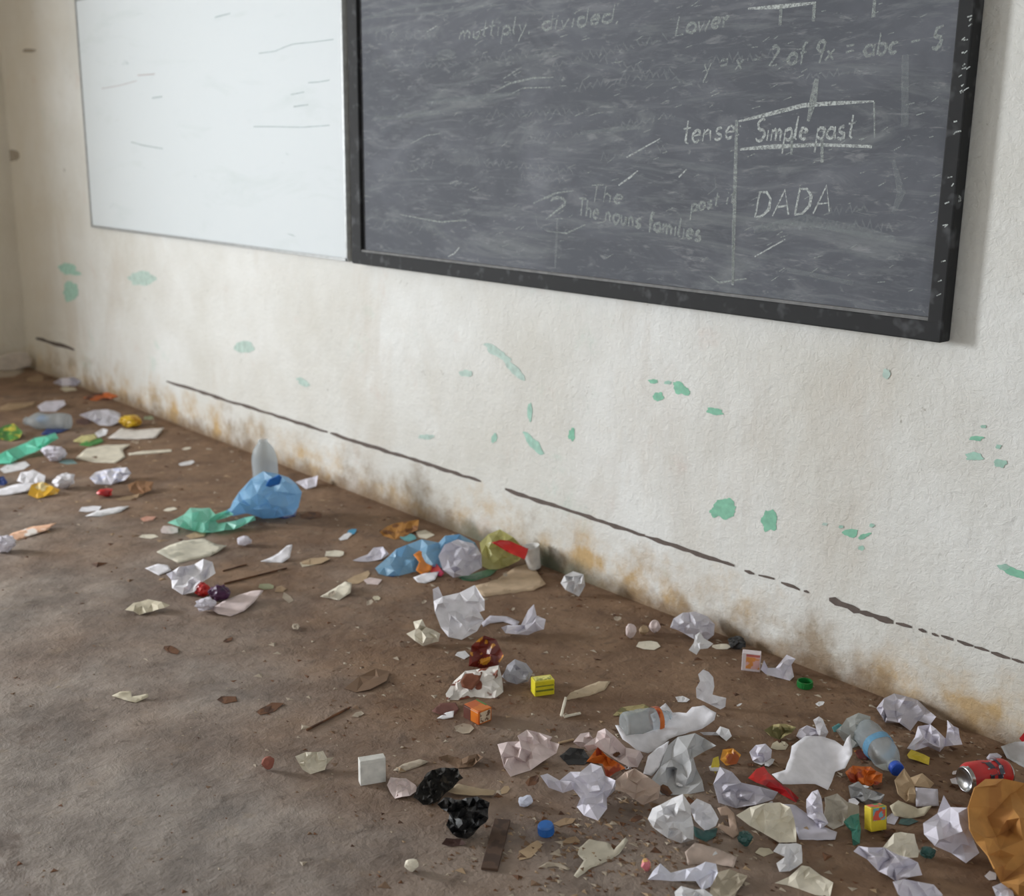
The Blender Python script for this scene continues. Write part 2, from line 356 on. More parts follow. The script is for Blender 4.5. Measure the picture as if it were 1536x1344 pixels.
def chalk(alpha, c):
    m, t, b = nt('chalk'); out = t.nodes['Material Output']; g = N(t, 'ShaderNodeNewGeometry').outputs['Position']
    b.inputs['Base Color'].default_value = lin(c); b.inputs['Roughness'].default_value = .95
    tr = N(t, 'ShaderNodeBsdfTransparent'); mx = N(t, 'ShaderNodeMixShader')
    fac = maths(t, 'MULTIPLY', ramp(t, noise_tex(t, g, 130, 3, .7), .28, .60), alpha)
    t.links.new(fac, mx.inputs[0]); t.links.new(tr.outputs[0], mx.inputs[1]); t.links.new(b.outputs[0], mx.inputs[2]); t.links.new(mx.outputs[0], out.inputs[0])
    return m
CH = [chalk(.82, (200, 206, 204)), chalk(.5, (186, 194, 190)), chalk(.22, (176, 184, 184))]
BY = -.0308
def stroke_mesh(lines, w):
    """polyline list in wall X,Z -> one thin ribbon mesh lying on the slate"""
    v = []; f = []
    for pts in lines:
        n0 = len(v); n = len(pts)
        for i, (x, z) in enumerate(pts):
            a = pts[max(0, i-1)]; b = pts[min(n-1, i+1)]
            tx, tz = b[0]-a[0], b[1]-a[1]; L = math.hypot(tx, tz) or 1
            hw = w/2*(.75+.5*rnd.random())*(.6 if i in (0, n-1) else 1)
            nx, nz = -tz/L*hw, tx/L*hw
            v += [(x+nx-BX0, BY, z+nz-BZ0), (x-nx-BX0, BY, z-nz-BZ0)]
            if i: f.append((n0+2*i-2, n0+2*i-1, n0+2*i+1, n0+2*i))
    return mesh('chalk', v, f)
def bpx(x, y):
    p = on_wall(x, y, BY); return p.x, p.z
def line(name, pts, w=.007, tone=0):
    link(name, stroke_mesh([[bpx(*p) for p in pts]], w), CH[tone], SL)
def arc(cx, cy, rx, ry, a0, a1, n=8):
    return [(cx+rx*math.cos(math.radians(a0+(a1-a0)*i/n)), cy+ry*math.sin(math.radians(a0+(a1-a0)*i/n))) for i in range(n+1)]
O_ = arc(.3, .25, .25, .25, 0, 360, 10)
GL = {'S': (.6, [arc(.32, .74, .24, .24, 50, 250, 7)+arc(.3, .26, .26, .25, 80, -150, 8)]), 'D': (.65, [[(.08, 0), (.08, 1)], [(.08, 1), (.35, .95), (.55, .7), (.55, .3), (.35, .04), (.05, 0)]]),
      'A': (.7, [[(0, 0), (.32, 1), (.6, 0)], [(.12, .36), (.5, .36)]]), 'T': (.6, [[(0, .95), (.6, 1)], [(.3, 1), (.28, 0)]]), 'L': (.5, [[(.1, 1), (.05, 0), (.45, .05)]]),
      'a': (.55, [arc(.24, .24, .22, .24, 40, 350, 9), [(.46, .5), (.46, .06), (.55, 0)]]), 'b': (.5, [[(.05, 1), (.05, 0)], arc(.25, .25, .2, .25, 150, -150, 8)]), 'c': (.45, [arc(.26, .25, .22, .25, 50, 310, 8)]),
      'd': (.55, [arc(.24, .24, .22, .24, 40, 340, 9), [(.46, 1), (.46, 0)]]), 'e': (.5, [[(.06, .26), (.44, .3)]+arc(.25, .26, .2, .25, 20, 320, 9)]), 'f': (.4, [[(.42, .95), (.28, 1), (.2, .8), (.2, -.1)], [(.05, .5), (.38, .52)]]),
      'h': (.5, [[(.06, 1), (.06, 0)], [(.06, .35), (.22, .5), (.38, .4), (.4, 0)]]), 'i': (.22, [[(.1, .5), (.1, 0)], [(.1, .72), (.14, .76)]]), 'k': (.5, [[(.06, 1), (.06, 0)], [(.4, .5), (.08, .22), (.42, 0)]]),
      'l': (.24, [[(.1, 1), (.08, .1), (.2, 0)]]), 'm': (.72, [[(.05, .5), (.05, 0)], [(.05, .35), (.2, .5), (.32, .4), (.32, 0)], [(.32, .35), (.48, .5), (.6, .4), (.62, 0)]]), 'n': (.5, [[(.05, .5), (.05, 0)], [(.05, .35), (.2, .5), (.36, .4), (.4, 0)]]),
      'o': (.55, [O_]), 'p': (.5, [[(.06, .5), (.06, -.55)], arc(.25, .25, .2, .25, 150, -150, 8)]), 'r': (.38, [[(.06, .5), (.06, 0)], [(.06, .3), (.2, .48), (.34, .46)]]),
      's': (.42, [arc(.22, .38, .15, .12, 30, 260, 6)+arc(.2, .12, .17, .13, 80, -160, 6)]), 't': (.4, [[(.2, .95), (.18, .08), (.34, 0)], [(.02, .6), (.38, .64)]]), 'u': (.52, [[(.05, .5), (.08, .08), (.25, 0), (.42, .12), (.42, .5), (.44, 0)]]),
      'v': (.45, [[(.02, .5), (.2, 0), (.4, .52)]]), 'w': (.62, [[(.02, .5), (.15, 0), (.3, .4), (.42, 0), (.58, .52)]]), 'x': (.45, [[(.02, 0), (.4, .5)], [(.02, .5), (.4, 0)]]), 'y': (.5, [[(.05, .5), (.22, .08)], [(.44, .5), (.1, -.5)]]),
      'g': (.5, [arc(.24, .25, .2, .24, 20, 350, 9), [(.44, .5), (.42, -.35), (.2, -.5), (.05, -.35)]]), '2': (.5, [arc(.25, .75, .2, .22, 160, -40, 7)+[(.05, 0), (.48, .05)]]), '3': (.5, [arc(.22, .75, .2, .22, 140, -80, 7)+arc(.22, .26, .24, .26, 80, -150, 8)]),
      '5': (.5, [[(.45, 1), (.12, .95), (.1, .55)]+arc(.24, .28, .22, .28, 110, -140, 8)]), '9': (.5, [arc(.24, .72, .2, .24, 0, 350, 9), [(.44, .75), (.3, -.1)]]), '=': (.5, [[(.05, .55), (.45, .6)], [(.05, .3), (.45, .35)]]), '-': (.5, [[(.05, .4), (.48, .46)]]),
      ':': (.25, [[(.1, .1), (.13, .14)], [(.1, .45), (.13, .49)]]), ',': (.2, [[(.1, .05), (.04, -.15)]]), '.': (.2, [[(.08, 0), (.11, .03)]]), ' ': (.35, []), '1': (.3, [[(.05, .8), (.18, 1), (.16, 0)]])}
def write(text, x0, y0, x1, y1, h, tone=0, w=.006):
    """handwriting with its baseline between two photo points, letter height h in photo pixels"""
    P0, P1 = bpx(x0, y0), bpx(x1, y1); hz = bpx(x0, y0-h)[1]-P0[1]
    tot = sum(GL[c][0]+.08 for c in text); lines = []; cur = 0
    words = text.split(' '); wi = 0
    def flush():
        o = link('chalk_writing', stroke_mesh(lines, w), CH[tone], SL); o['label'] = 'chalk handwriting reading ' + words[wi]
    for c in text:
        if c == ' ':
            flush(); lines = []; wi += 1
        for s in GL[c][1]:
            L = []
            for gx, gy in s:
                q = (cur+gx+gy*.12)/tot
                L.append((P0[0]+(P1[0]-P0[0])*q + rnd.uniform(-.0015, .0015), P0[1]+(P1[1]-P0[1])*q + gy*hz + rnd.uniform(-.0015, .0015)))
            lines.append(L)
        cur += GL[c][0]+.08
    flush()
write('Simple past', 1132, 212, 1282, 207, 34, 0, .0075)
write('DADA', 1130, 326, 1252, 318, 38, 0, .008)
write('tense:', 1022, 216, 1114, 206, 36, 0, .007)
write('multiply, divided,', 688, 60, 932, 32, 24, 1, .009)
write('Lower', 1012, 54, 1096, 38, 28, 1, .009)
write('y = x - 2 of 9x = abc - 5', 1054, 110, 1414, 72, 28, 1, .009)
write('The nouns families', 866, 322, 1052, 362, 26, 1, .010)
write('past it', 1036, 318, 1104, 304, 22, 1, .008)
write('The', 884, 302, 936, 306, 26, 1, .008)
write('no', 1418, 298, 1442, 302, 12, 0, .006)
write('the past', 560, 62, 660, 56, 22, 2, .01)
write('the', 580, 90, 690, 88, 22, 2, .01)
write('2', 816, 330, 850, 330, 34, 1, .009)
for nm, p, w, tn in [('ruled_box', [(1108, 182), (1150, 172), (1205, 158), (1250, 155), (1311, 152)], .009, 0), ('ruled_box', [(1311, 153), (1312, 206)], .008, 1), ('ruled_box', [(1110, 224), (1160, 220), (1230, 217), (1308, 220)], .010, 0),
        ('ruled_line', [(1105, 180), (1103, 260), (1101, 340), (1099, 426)], .014, 1), ('ruled_line', [(1100, 330), (1099, 428)], .012, 0), ('ruled_line', [(836, 330), (833, 402)], .02, 2), ('ruled_line', [(1122, 13), (1170, 10), (1224, 4)], .010, 0), ('ruled_line', [(1172, 8), (1170, 38)], .016, 1),
        ('ruled_line', [(1222, 4), (1220, 32)], .016, 1), ('ruled_line', [(1312, 0), (1310, 26)], .016, 1), ('ruled_line', [(1358, 82), (1357, 190)], .03, 2), ('ruled_line', [(1225, 118), (1220, 150), (1212, 182)], .018, 1), ('ruled_line', [(1188, 206), (1187, 232)], .016, 1),
        ('ruled_line', [(1233, 208), (1233, 244)], .014, 1), ('chalk_stroke', [(940, 236), (965, 222), (990, 208)], .006, 0), ('chalk_stroke', [(928, 278), (945, 266), (957, 256)], .006, 0), ('chalk_stroke', [(1132, 385), (1155, 372), (1178, 359)], .005, 0),
        ('chalk_stroke', [(740, 138), (765, 125), (800, 117), (830, 116)], .006, 1), ('chalk_stroke', [(762, 143), (785, 132), (826, 131)], .005, 1), ('chalk_stroke', [(755, 118), (782, 101)], .006, 1), ('chalk_stroke', [(820, 347), (850, 350), (878, 337)], .006, 1),
        ('chalk_stroke', [(800, 305), (832, 290), (860, 286)], .007, 1), ('chalk_stroke', [(802, 307), (806, 340), (840, 350)], .006, 2), ('chalk_stroke', [(565, 174), (600, 177), (640, 166)], .010, 2), ('chalk_stroke', [(600, 322), (660, 333), (700, 330)], .008, 1),
        ('chalk_stroke', [(615, 216), (640, 203), (662, 200)], .005, 1), ('chalk_stroke', [(672, 385), (682, 380), (689, 371)], .006, 0), ('chalk_stroke', [(640, 48), (656, 39)], .006, 0), ('chalk_stroke', [(714, 49), (732, 41)], .006, 0),
        ('chalk_stroke', [(540, 30), (600, 12), (700, 0)], .012, 2), ('chalk_stroke', [(546, 26), (640, 20), (760, 6)], .010, 2), ('chalk_stroke', [(1064, 414), (1078, 424), (1120, 418)], .005, 1), ('chalk_stroke', [(1018, 266), (1030, 254)], .006, 0),
        ('chalk_stroke', [(1072, 262), (1074, 282), (1062, 292)], .005, 2), ('chalk_stroke', [(1446, 130), (1444, 170)], .012, 2), ('chalk_stroke', [(640, 155), (700, 148), (780, 140)], .02, 2), ('chalk_stroke', [(560, 180), (660, 168)], .025, 2),
        ('chalk_stroke', [(870, 200), (960, 190)], .02, 2), ('chalk_stroke', [(1130, 345), (1210, 330), (1300, 350), (1345, 360)], .03, 2), ('chalk_stroke', [(1180, 405), (1280, 425)], .025, 2), ('chalk_stroke', [(1340, 240), (1352, 290), (1340, 320)], .02, 2)]:
    line(nm, p, w, tn)
# rows of rubbed-out, unreadable lines and scratchy ticks
def scribble(x0, y0, x1, y1, h, tone=2):
    n = int((x1-x0)/5); pts = []
    for i in range(n+1):
        s = i/n
        pts.append(bpx(x0+(x1-x0)*s+rnd.uniform(-2, 2), y0+(y1-y0)*s-(h*rnd.uniform(.2, 1) if i % 2 else -h*rnd.uniform(0, .3))))
        if rnd.random() < .14 and len(pts) > 3:
            yield pts; pts = []
    if len(pts) > 1: yield pts
for a in [(700, 96, 830, 78, 12), (830, 100, 1000, 60, 12), (730, 175, 870, 170, 12), (560, 178, 640, 174, 10), (700, 245, 860, 258, 14), (565, 265, 650, 250, 16), (560, 340, 650, 345, 12), (900, 240, 1000, 225, 12), (860, 135, 1010, 110, 14),
          (930, 190, 1010, 176, 10), (1060, 95, 1160, 84, 14), (1240, 320, 1300, 315, 12), (790, 210, 900, 200, 10), (900, 90, 1050, 130, 10), (1140, 340, 1340, 345, 14), (780, 268, 850, 272, 14), (560, 100, 690, 98, 10), (1210, 118, 1290, 108, 10)]:
    link('rubbed_writing', stroke_mesh(list(scribble(*a)), .008), CH[2], SL)
ticks = []
for i in range(230):
    x, y = rnd.uniform(556, 1400), rnd.uniform(5, 470)
    if y > 370+(x-550)*.119-12: continue
    L = rnd.uniform(4, 14); a = math.radians(rnd.gauss(24, 8))
    ticks.append([bpx(x, y), bpx(x+L*math.cos(a), y-L*math.sin(a))])
tag(link('chalk_ticks', stroke_mesh(ticks, .004), CH[1], SL), kind='stuff')
ft = []
for i in range(26):
    y = rnd.uniform(10, 470); x = 1458 - y*.105 + rnd.uniform(-10, 2); a = on_wall(x, y, -.046); b = on_wall(x+rnd.uniform(3, 8), y-rnd.uniform(1, 5), -.046)
    ft.append([(a.x, a.z), (b.x, b.z)])
me = stroke_mesh(ft, .005)
for v in me.vertices: v.co.y = -.0457
tag(link('chalk_specks', me, CH[0], BB), kind='stuff')

# ------------------------------------------------------------------ litter builders
HX = r0.copy(); HY = Vector((-math.sin(YAW), math.cos(YAW), 0))
SEED = [100]
def seg_dist(p, a, b):
    ax, ay = a; bx, by = b; dx, dy = bx-ax, by-ay; L = dx*dx+dy*dy or 1e-9
    t = max(0, min(1, ((p[0]-ax)*dx+(p[1]-ay)*dy)/L)); return math.hypot(p[0]-ax-t*dx, p[1]-ay-t*dy)
def inside(p, poly):
    c = False; n = len(poly)
    for i in range(n):
        a = poly[i]; b = poly[i-1]
        if (a[1] > p[1]) != (b[1] > p[1]) and p[0] < (b[0]-a[0])*(p[1]-a[1])/(b[1]-a[1])+a[0]: c = not c
    return c
def S(name, label, cat, R, mat, pts, f=.25, base=0, cr=.14, wad=0., dens=7, group=None, parent=None, thick=.0006, smooth=None):
    """crumpled sheet, wad, bag or wrapper. pts = its outline; f = steepness (0 lies flat, 1 stands upright);
    base = height it rests at; cr = depth of the creases; wad = thickness of a scrunched body"""
    SEED[0] += 1; rr = random.Random(SEED[0])
    s = REG[R][2]; P = [px(R, x, y) for x, y in pts]; base /= s
    x0, x1 = min(p[0] for p in P), max(p[0] for p in P); y0, y1 = min(p[1] for p in P), max(p[1] for p in P)
    size = math.sqrt((x1-x0)*(y1-y0)) + 1e-6; cx = (x0+x1)/2
    hard = bool(wad) or cr >= .2
    if smooth is not None: hard = not smooth
    fine = dens >= 12
    dens = (dens if fine else max(3.2, min(8, dens*.8, size/7))) if hard else max(dens, min(12, int(size/4)))
    if hard and f > .12: f = min(.95, f*1.3+.06)
    # rough up the outline
    Q = []
    for i, a in enumerate(P):
        b = P[(i+1) % len(P)]; L = math.hypot(b[0]-a[0], b[1]-a[1]); n = max(1, int(L/(size/dens)*(.8 if hard else 1)))
        for j in range(n):
            t = j/n; q = 0 if j == 0 else (.025 if hard else .008)*size
            Q.append((a[0]+(b[0]-a[0])*t+rr.uniform(-q, q), a[1]+(b[1]-a[1])*t+rr.uniform(-q, q)))
    step = size/dens; inner = []
    gy = y0; row = 0
    while gy < y1:
        gx = x0 + (step/2 if row % 2 else 0)
        while gx < x1:
            p = (gx+rr.uniform(-1, 1)*step*(.42 if hard else .25), gy+rr.uniform(-1, 1)*step*(.42 if hard else .25))
            if inside(p, Q) and min(seg_dist(p, Q[i], Q[i-1]) for i in range(len(Q))) > step*.35: inner.append(p)
            gx += step
        gy += step*.87; row += 1
    nb = len(Q)
    V2, E2, F2, *_ = delaunay_2d_cdt([Vector(p) for p in Q+inner], [(i, (i+1) % nb) for i in range(nb)], [], 1, 1e-6)
    nc = max(6, int(14*(cr/.14)**.5)); cells = [(rr.uniform(x0, x1), rr.uniform(y0, y1), rr.uniform(0, .12)) for _ in range(nc)]
    folds = []
    for k in range(5):
        a = rr.uniform(0, math.pi); folds.append((math.cos(a), math.sin(a), rr.uniform(-.25, .25), rr.uniform(.4, 1)))
    def fold(p):
        u, v = (p[0]-cx)/size, (p[1]-(y0+y1)/2)/size
        val = sum(w*abs(a*u+b*v-c) for a, b, c, w in folds)/2.2
        if hard: return val*.5 + rr.uniform(0, 1)**1.3*.62
        return val*.9 + .5*noise.noise(Vector((u*1.9+SEED[0], v*1.9, 0)))
    nv = [fold(p) for p in V2]
    ibot = max(range(len(V2)), key=lambda i: V2[i][1]); nb0 = nv[ibot]
    dist = [min(seg_dist(p, Q[i], Q[i-1]) for i in range(nb)) for p in V2]; dm = max(dist) or 1
    P0 = on_floor(cx, y1); k = ppm(P0); sm = size/k
    def place(p, off):
        h = (base + f*(y1-p[1]))/k/.95 + .0012
        d = ray(*p); t = (h-CAM.z)/d.z - off/d.length
        tmax = (.0008+base/k-CAM.z)/d.z
        if t > tmax: t = tmax
        q = CAM + d*t
        if q.y > -.004: q = CAM + d*((-.004-CAM.y)/d.y)      # never through the board wall
        if q.x < .004: q = CAM + d*((.004-CAM.x)/d.x)
        return q
    body = [math.sqrt(max(0, d/dm)) for d in dist]
    front = [place(p, cr*sm*(nv[i]-nb0)*(2.4 if hard else 1.7) + wad*sm*body[i]) for i, p in enumerate(V2)]
    faces = [tuple(q) for q in F2]
    if wad:
        idx = {}; verts = list(front)
        for i, p in enumerate(V2):
            if dist[i] < 1e-4*size or body[i] < .05: idx[i] = i
            else:
                idx[i] = len(verts); verts.append(place(p, cr*sm*(nv[i]-nb0)*.6 - wad*sm*body[i]))
        faces += [tuple(reversed([idx[j] for j in q])) for q in F2]
    else: verts = front
    mn = min(v.z for v in verts); c = Vector((sum(v.x for v in verts)/len(verts), sum(v.y for v in verts)/len(verts), mn))
    if parent: c = parent.location.copy()
    o = link(name, mesh(name, [v-c for v in verts], faces), mat, parent, not hard)
    if not parent: o.location = c; tag(o, label, cat, group)
    if not wad and thick:
        md = o.modifiers.new('thickness', 'SOLIDIFY'); md.thickness = thick; md.offset = 0
    return o
def B(name, label, cat, R, mat, box, group=None, sub=3, crease=.30, smooth=False, base=0):
    """scrunched ball: facetted, creased closed body filling the given photo box"""
    SEED[0] += 1; rr = random.Random(SEED[0])
    (x0, y0), (x1, y1) = px(R, box[0], box[1]), px(R, box[2], box[3])
    P = on_floor((x0+x1)/2, y1-(y1-y0)*.2); k = ppm(P); bz = base/REG[R][2]/k
    d = (P-CAM).normalized(); ph = math.asin(-d.z); rx = (x1-x0)/2/k; hv = (y1-y0)/2/k
    ry = rx*.85
    rz = math.sqrt(max((hv*.45)**2, hv*hv-(ry*math.sin(ph))**2))/math.cos(ph)
    if ry*math.sin(ph) > hv*.85: ry = hv*.85/math.sin(ph)
    C = on_floor((x0+x1)/2, (y0+y1)/2, rz+bz)
    if C.y > -ry*.9: ry = max(.006, -C.y*.95)
    bm = bmesh.new(); bmesh.ops.create_icosphere(bm, subdivisions=sub, radius=1)
    dirs = [Vector((rr.gauss(0, 1), rr.gauss(0, 1), rr.gauss(0, 1))).normalized() for _ in range(16)]
    amp = [rr.uniform(.75, 1.05) for _ in dirs]; off = Vector((rr.uniform(0, 50), 0, 0))
    for v in bm.verts:
        n = v.co.normalized()
        facet = min(a/max(.12, n.dot(q)) for a, q in zip(amp, dirs) if n.dot(q) > .1)
        val = min(1.12, facet)*(1-crease*abs(noise.noise(n*2.6+off))*1.6) + rr.uniform(-.03, .03)
        v.co = n*val
    ex = [max(abs(v.co[i]) for v in bm.verts) for i in range(3)]
    for v in bm.verts:
        c = v.co; w = HX*(c.x/ex[0]*rx) + HY*(c.y/ex[1]*ry); w.z = c.z/ex[2]*rz
        v.co = w
    me = bpy.data.meshes.new(name); bm.to_mesh(me); bm.free()
    mn = min(v.co.z for v in me.vertices)
    for v in me.vertices: v.co.z -= mn
    o = link(name, me, mat, None, smooth); o.location = (C.x, C.y, bz+.0004); tag(o, label, cat, group)
    return o
def Fl(name, label, cat, R, mat, box, rot=0., group=None, cr=.06, base=0):
    """small flat scrap inside a photo box"""
    SEED[0] += 1; rr = random.Random(SEED[0]); x0, y0, x1, y1 = box; n = rr.randint(5, 7); pts = []
    a0 = rr.uniform(0, 6)
    for i in range(n):
        a = a0+2*math.pi*(i+rr.uniform(-.2, .2))/n; q = rr.uniform(.8, 1.1)
        u, v = math.cos(a)*q/2, math.sin(a)*q/2
        pts.append(((x0+x1)/2+u*(x1-x0), (y0+y1)/2+v*(y1-y0) - rot*u*(x1-x0)))
    return S(name, label, cat, R, mat, pts, f=.06, cr=max(cr, .1), dens=5, group=group, base=base, smooth=False)
def lathe(name, prof, m, parent, n=24, smooth=True, dent=0., seed=0):
    v = []; f = []
    for i, (r, z) in enumerate(prof):
        for j in range(n):
            a = 2*math.pi*j/n; q = r
            if dent: q *= 1 + dent*noise.noise(Vector((math.cos(a)*1.3, math.sin(a)*1.3, z*28+seed)))
            v.append((q*math.cos(a), q*math.sin(a), z))
            if i: f.append(((i-1)*n+j, (i-1)*n+(j+1) % n, i*n+(j+1) % n, i*n+j))
    return link(name, mesh(name, v, f), m, parent, smooth)
def axis_rot(d):
    return d.to_track_quat('Z', 'Y').to_euler()
def carton(name, label, cat, R, at, dim, yaw, mat, prints=(), tilt=(0, 0), base=0, group=None, ends=None):
    """small carton: body with a bevel, a lid flap and printed panels; dim = length, depth, height in metres"""
    x, y = px(R, *at); P = on_floor(x, y, base); o = empty(name, P); tag(o, label, cat, group)
    o.rotation_euler = (math.radians(tilt[0]), math.radians(tilt[1]), YAW+math.radians(yaw))
    L, D, Hh = dim
    bd = MB().box((-L/2, -D/2, 0), (L/2, D/2, Hh)).obj('body', mat, o, min(dim)*.05)
    e = .0006
    MB().box((-L/2+.003, -D/2-e, Hh*.86), (L/2-.003, -D/2+e, Hh*.88)).obj('lid_seam', ends or mat, bd)
    if ends:
        for sx in (-1, 1): MB().box((sx*L/2-e, -D/2+.004, .004), (sx*L/2+e, D/2-.004, Hh-.004)).obj('end_panel', ends, bd)
    for face, (u0, v0, u1, v1), m in prints:
        if face == 'top': a, b = (-L/2+u0*L, -D/2+v0*D, Hh-e), (-L/2+u1*L, -D/2+v1*D, Hh+e)
        elif face == 'front': a, b = (-L/2+u0*L, -D/2-e, v0*Hh), (-L/2+u1*L, -D/2+e, v1*Hh)
        else: a, b = (L/2-e, -D/2+u0*D, v0*Hh), (L/2+e, -D/2+u1*D, v1*Hh)
        MB().box(a, b).obj('print_panel', m, bd)
    return o
def cap(name, label, cat, R, at, r, h, mat, tilt=(0, 0), group=None, open_=False):
    x, y = px(R, *at); P = on_floor(x, y, .001); o = empty(name, P); tag(o, label, cat, group)
    o.rotation_euler = (math.radians(tilt[0]), math.radians(tilt[1]), 0)
    prof = [(0, 0), (r*.96, 0), (r, .0015), (r, h), (r*.86, h), (r*.84, .003), (0, .003)] if open_ else [(r*.8, .001), (r*.9, 0), (r, .0012), (r, h*.85), (r*.9, h), (0, h)]
    lathe('shell', prof, mat, o, 28, False)
    v = []; f = []
    for j in range(28):
        a = 2*math.pi*j/28; b = a+.09; n0 = len(v)
        for (q, z) in ((r*1.0, h*.12), (r*1.0, h*.8)):
            v += [(q*math.cos(a), q*math.sin(a), z), ((q+.0007)*math.cos((a+b)/2), (q+.0007)*math.sin((a+b)/2), z), (q*math.cos(b), q*math.sin(b), z)]
        f += [(n0, n0+1, n0+4, n0+3), (n0+1, n0+2, n0+5, n0+4)]
    tag(link('grip_ribs', mesh('grip_ribs', v, f), mat, o), kind='stuff')
    return o
def stick(name, label, cat, R, a, b, rad, mat, lift=(0, 0)):
    (xa, ya), (xb, yb) = px(R, *a), px(R, *b); A = on_floor(xa, ya, rad+lift[0]); Bp = on_floor(xb, yb, rad+lift[1]); d = Bp-A; L = d.length
    v = []; f = []; rr = random.Random(int(xa)); n = 6; q = d.normalized().to_track_quat('Z', 'Y')
    for i in range(6):
        t = i/5; c = A + d*t
        for j in range(n):
            an = 2*math.pi*j/n; r_ = rad*(.8+.4*rr.random())
            w = q @ Vector((r_*math.cos(an), r_*math.sin(an), 0))
            p = c+w; p.z = max(p.z, .0006); v.append(p-A)
            if i: f.append(((i-1)*n+j, (i-1)*n+(j+1) % n, i*n+(j+1) % n, i*n+j))
    f += [tuple(range(n))[::-1], tuple(range(5*n, 6*n))]
    o = link(name, mesh(name, v, f), mat); o.location = A; tag(o, label, cat); return o

WHITE = paper((236, 234, 240)); WHITE2 = paper((226, 225, 228)); LILAC = paper((220, 216, 228)); LILAC2 = paper((200, 196, 207)); CREAM = paper((226, 218, 200)); PINK = paper((222, 204, 202))
TAN = paper((184, 158, 126)); TAN2 = paper((160, 134, 104)); GREY = paper((186, 186, 188)); DUSTY = paper((172, 158, 140)); KRAFT = paper((188, 134, 70), .85, (164, 112, 58), 14)
CREAM2 = paper((206, 196, 172)); LINED = paper((230, 228, 238), .75, (196, 200, 226), 40, (.52, .6))
CLEAR = film((215, 222, 226), .62, .12); BLUEF = film((168, 216, 250), .36); BLUEF2 = film((160, 205, 234), .25); GREENF = film((172, 240, 222), .3); MILKY = film((226, 224, 232), .12)
OLIVE = film((208, 204, 140), .15); MINT = film((130, 232, 205), .12)
RED = paper((214, 44, 38), .4, (160, 20, 26), 18); ORANGE = paper((214, 112, 40), .45, (150, 58, 30), 30); ORBRN = paper((170, 84, 34), .45, (216, 150, 50), 32, (.5, .55)); MAROON = paper((112, 34, 22), .4, (206, 140, 40), 34, (.55, .58))
YELLOW = paper((220, 196, 52), .45); YEL2 = paper((204, 160, 40), .45, (120, 110, 40), 30); MAGENTA = paper((190, 42, 92), .4, (222, 60, 50), 20); PURPLE = paper((74, 32, 72), .5, (44, 18, 50), 20); TEALW = paper((66, 128, 112), .4); DTEAL = paper((44, 84, 80), .4)
NAVY = paper((40, 60, 120), .4); GREENW = paper((70, 130, 60), .4, (190, 180, 70), 24); BLACKC = paper((34, 33, 34), .6, (84, 88, 92), 30, (.62, .7)); CHAR = paper((40, 37, 34), .9, (82, 74, 64), 40, (.6, .68)); FOIL = paper((150, 150, 152), .35, (52, 50, 52), 26, (.5, .55))
LEAF = paper((168, 116, 48), .7, (120, 76, 36), 24); LEAFD = paper((106, 68, 40), .8, (76, 48, 30), 20); STRAW = paper((178, 164, 116), .8, (112, 106, 66), 30); SOILP = paper((118, 92, 70), .9)
PEACH = paper((222, 176, 146), .7, (230, 222, 216), 18); TEALP = paper((98, 166, 172), .5)
PLW = solid((228, 226, 222), .4)

# ================================================================== litter by the right-hand end of the board wall
# drinks can
def soda_can():
    A = on_floor(*px('G', 1232, 470), .033); D = (HX*.93 - HY*.12 + HY*.42).normalized(); D.z = 0; D.normalize()
    o = empty('drinks_can', A); tag(o, 'crushed red drinks can lying beside the brown cardboard', 'can'); o.rotation_euler = axis_rot(D)
    al = solid((205, 206, 208), .25, 1, 'aluminium')
    lathe('body', [(.0285, .004), (.031, .008), (.0328, .016), (.0328, .05), (.0315, .07), (.0322, .098), (.0300, .106), (.027, .112)], paper((196, 34, 36), .3, (150, 18, 24), 14, (.6, .7), 0), o, 32, True, .22, 3)
    lathe('base_rim', [(.031, .0085), (.0285, .003), (.0270, 0), (.0255, .0005), (.0245, .003)], al, o, 32)
    lathe('base_dome', [(.0245, .003), (.021, .007), (.014, .0105), (.006, .0122), (0, .0126)], al, o, 32)
    lathe('top_lid', [(.027, .112), (.0275, .114), (.0262, .1145), (.025, .111), (0, .111)], al, o, 32)
    for z0, z1, w in ((.046, .066, 1.05), (.068, .084, .85)):        # dark printed bands, broken by the dents
        v = []; f = []
        for i in range(9):
            z = z0+(z1-z0)*i/8
            for j in range(13):
                a = math.radians(360*j/12); q = .0327-.0011*math.sin((z-.05)/.03*3.1)+.0012
                q *= 1 + .22*noise.noise(Vector((math.cos(a)*1.3, math.sin(a)*1.3, z*28+3)))
                v.append((q*math.cos(a), q*math.sin(a), z))
                if i and j and noise.noise(Vector((a*2, z*130, 2))) > -.18: f.append(((i-1)*13+j-1, (i-1)*13+j, i*13+j, i*13+j-1))
        link('printed_band', mesh('printed_band', v, f), paper((46, 46, 62), .35, (170, 170, 178), 60, (.56, .6), 0), o)
soda_can()
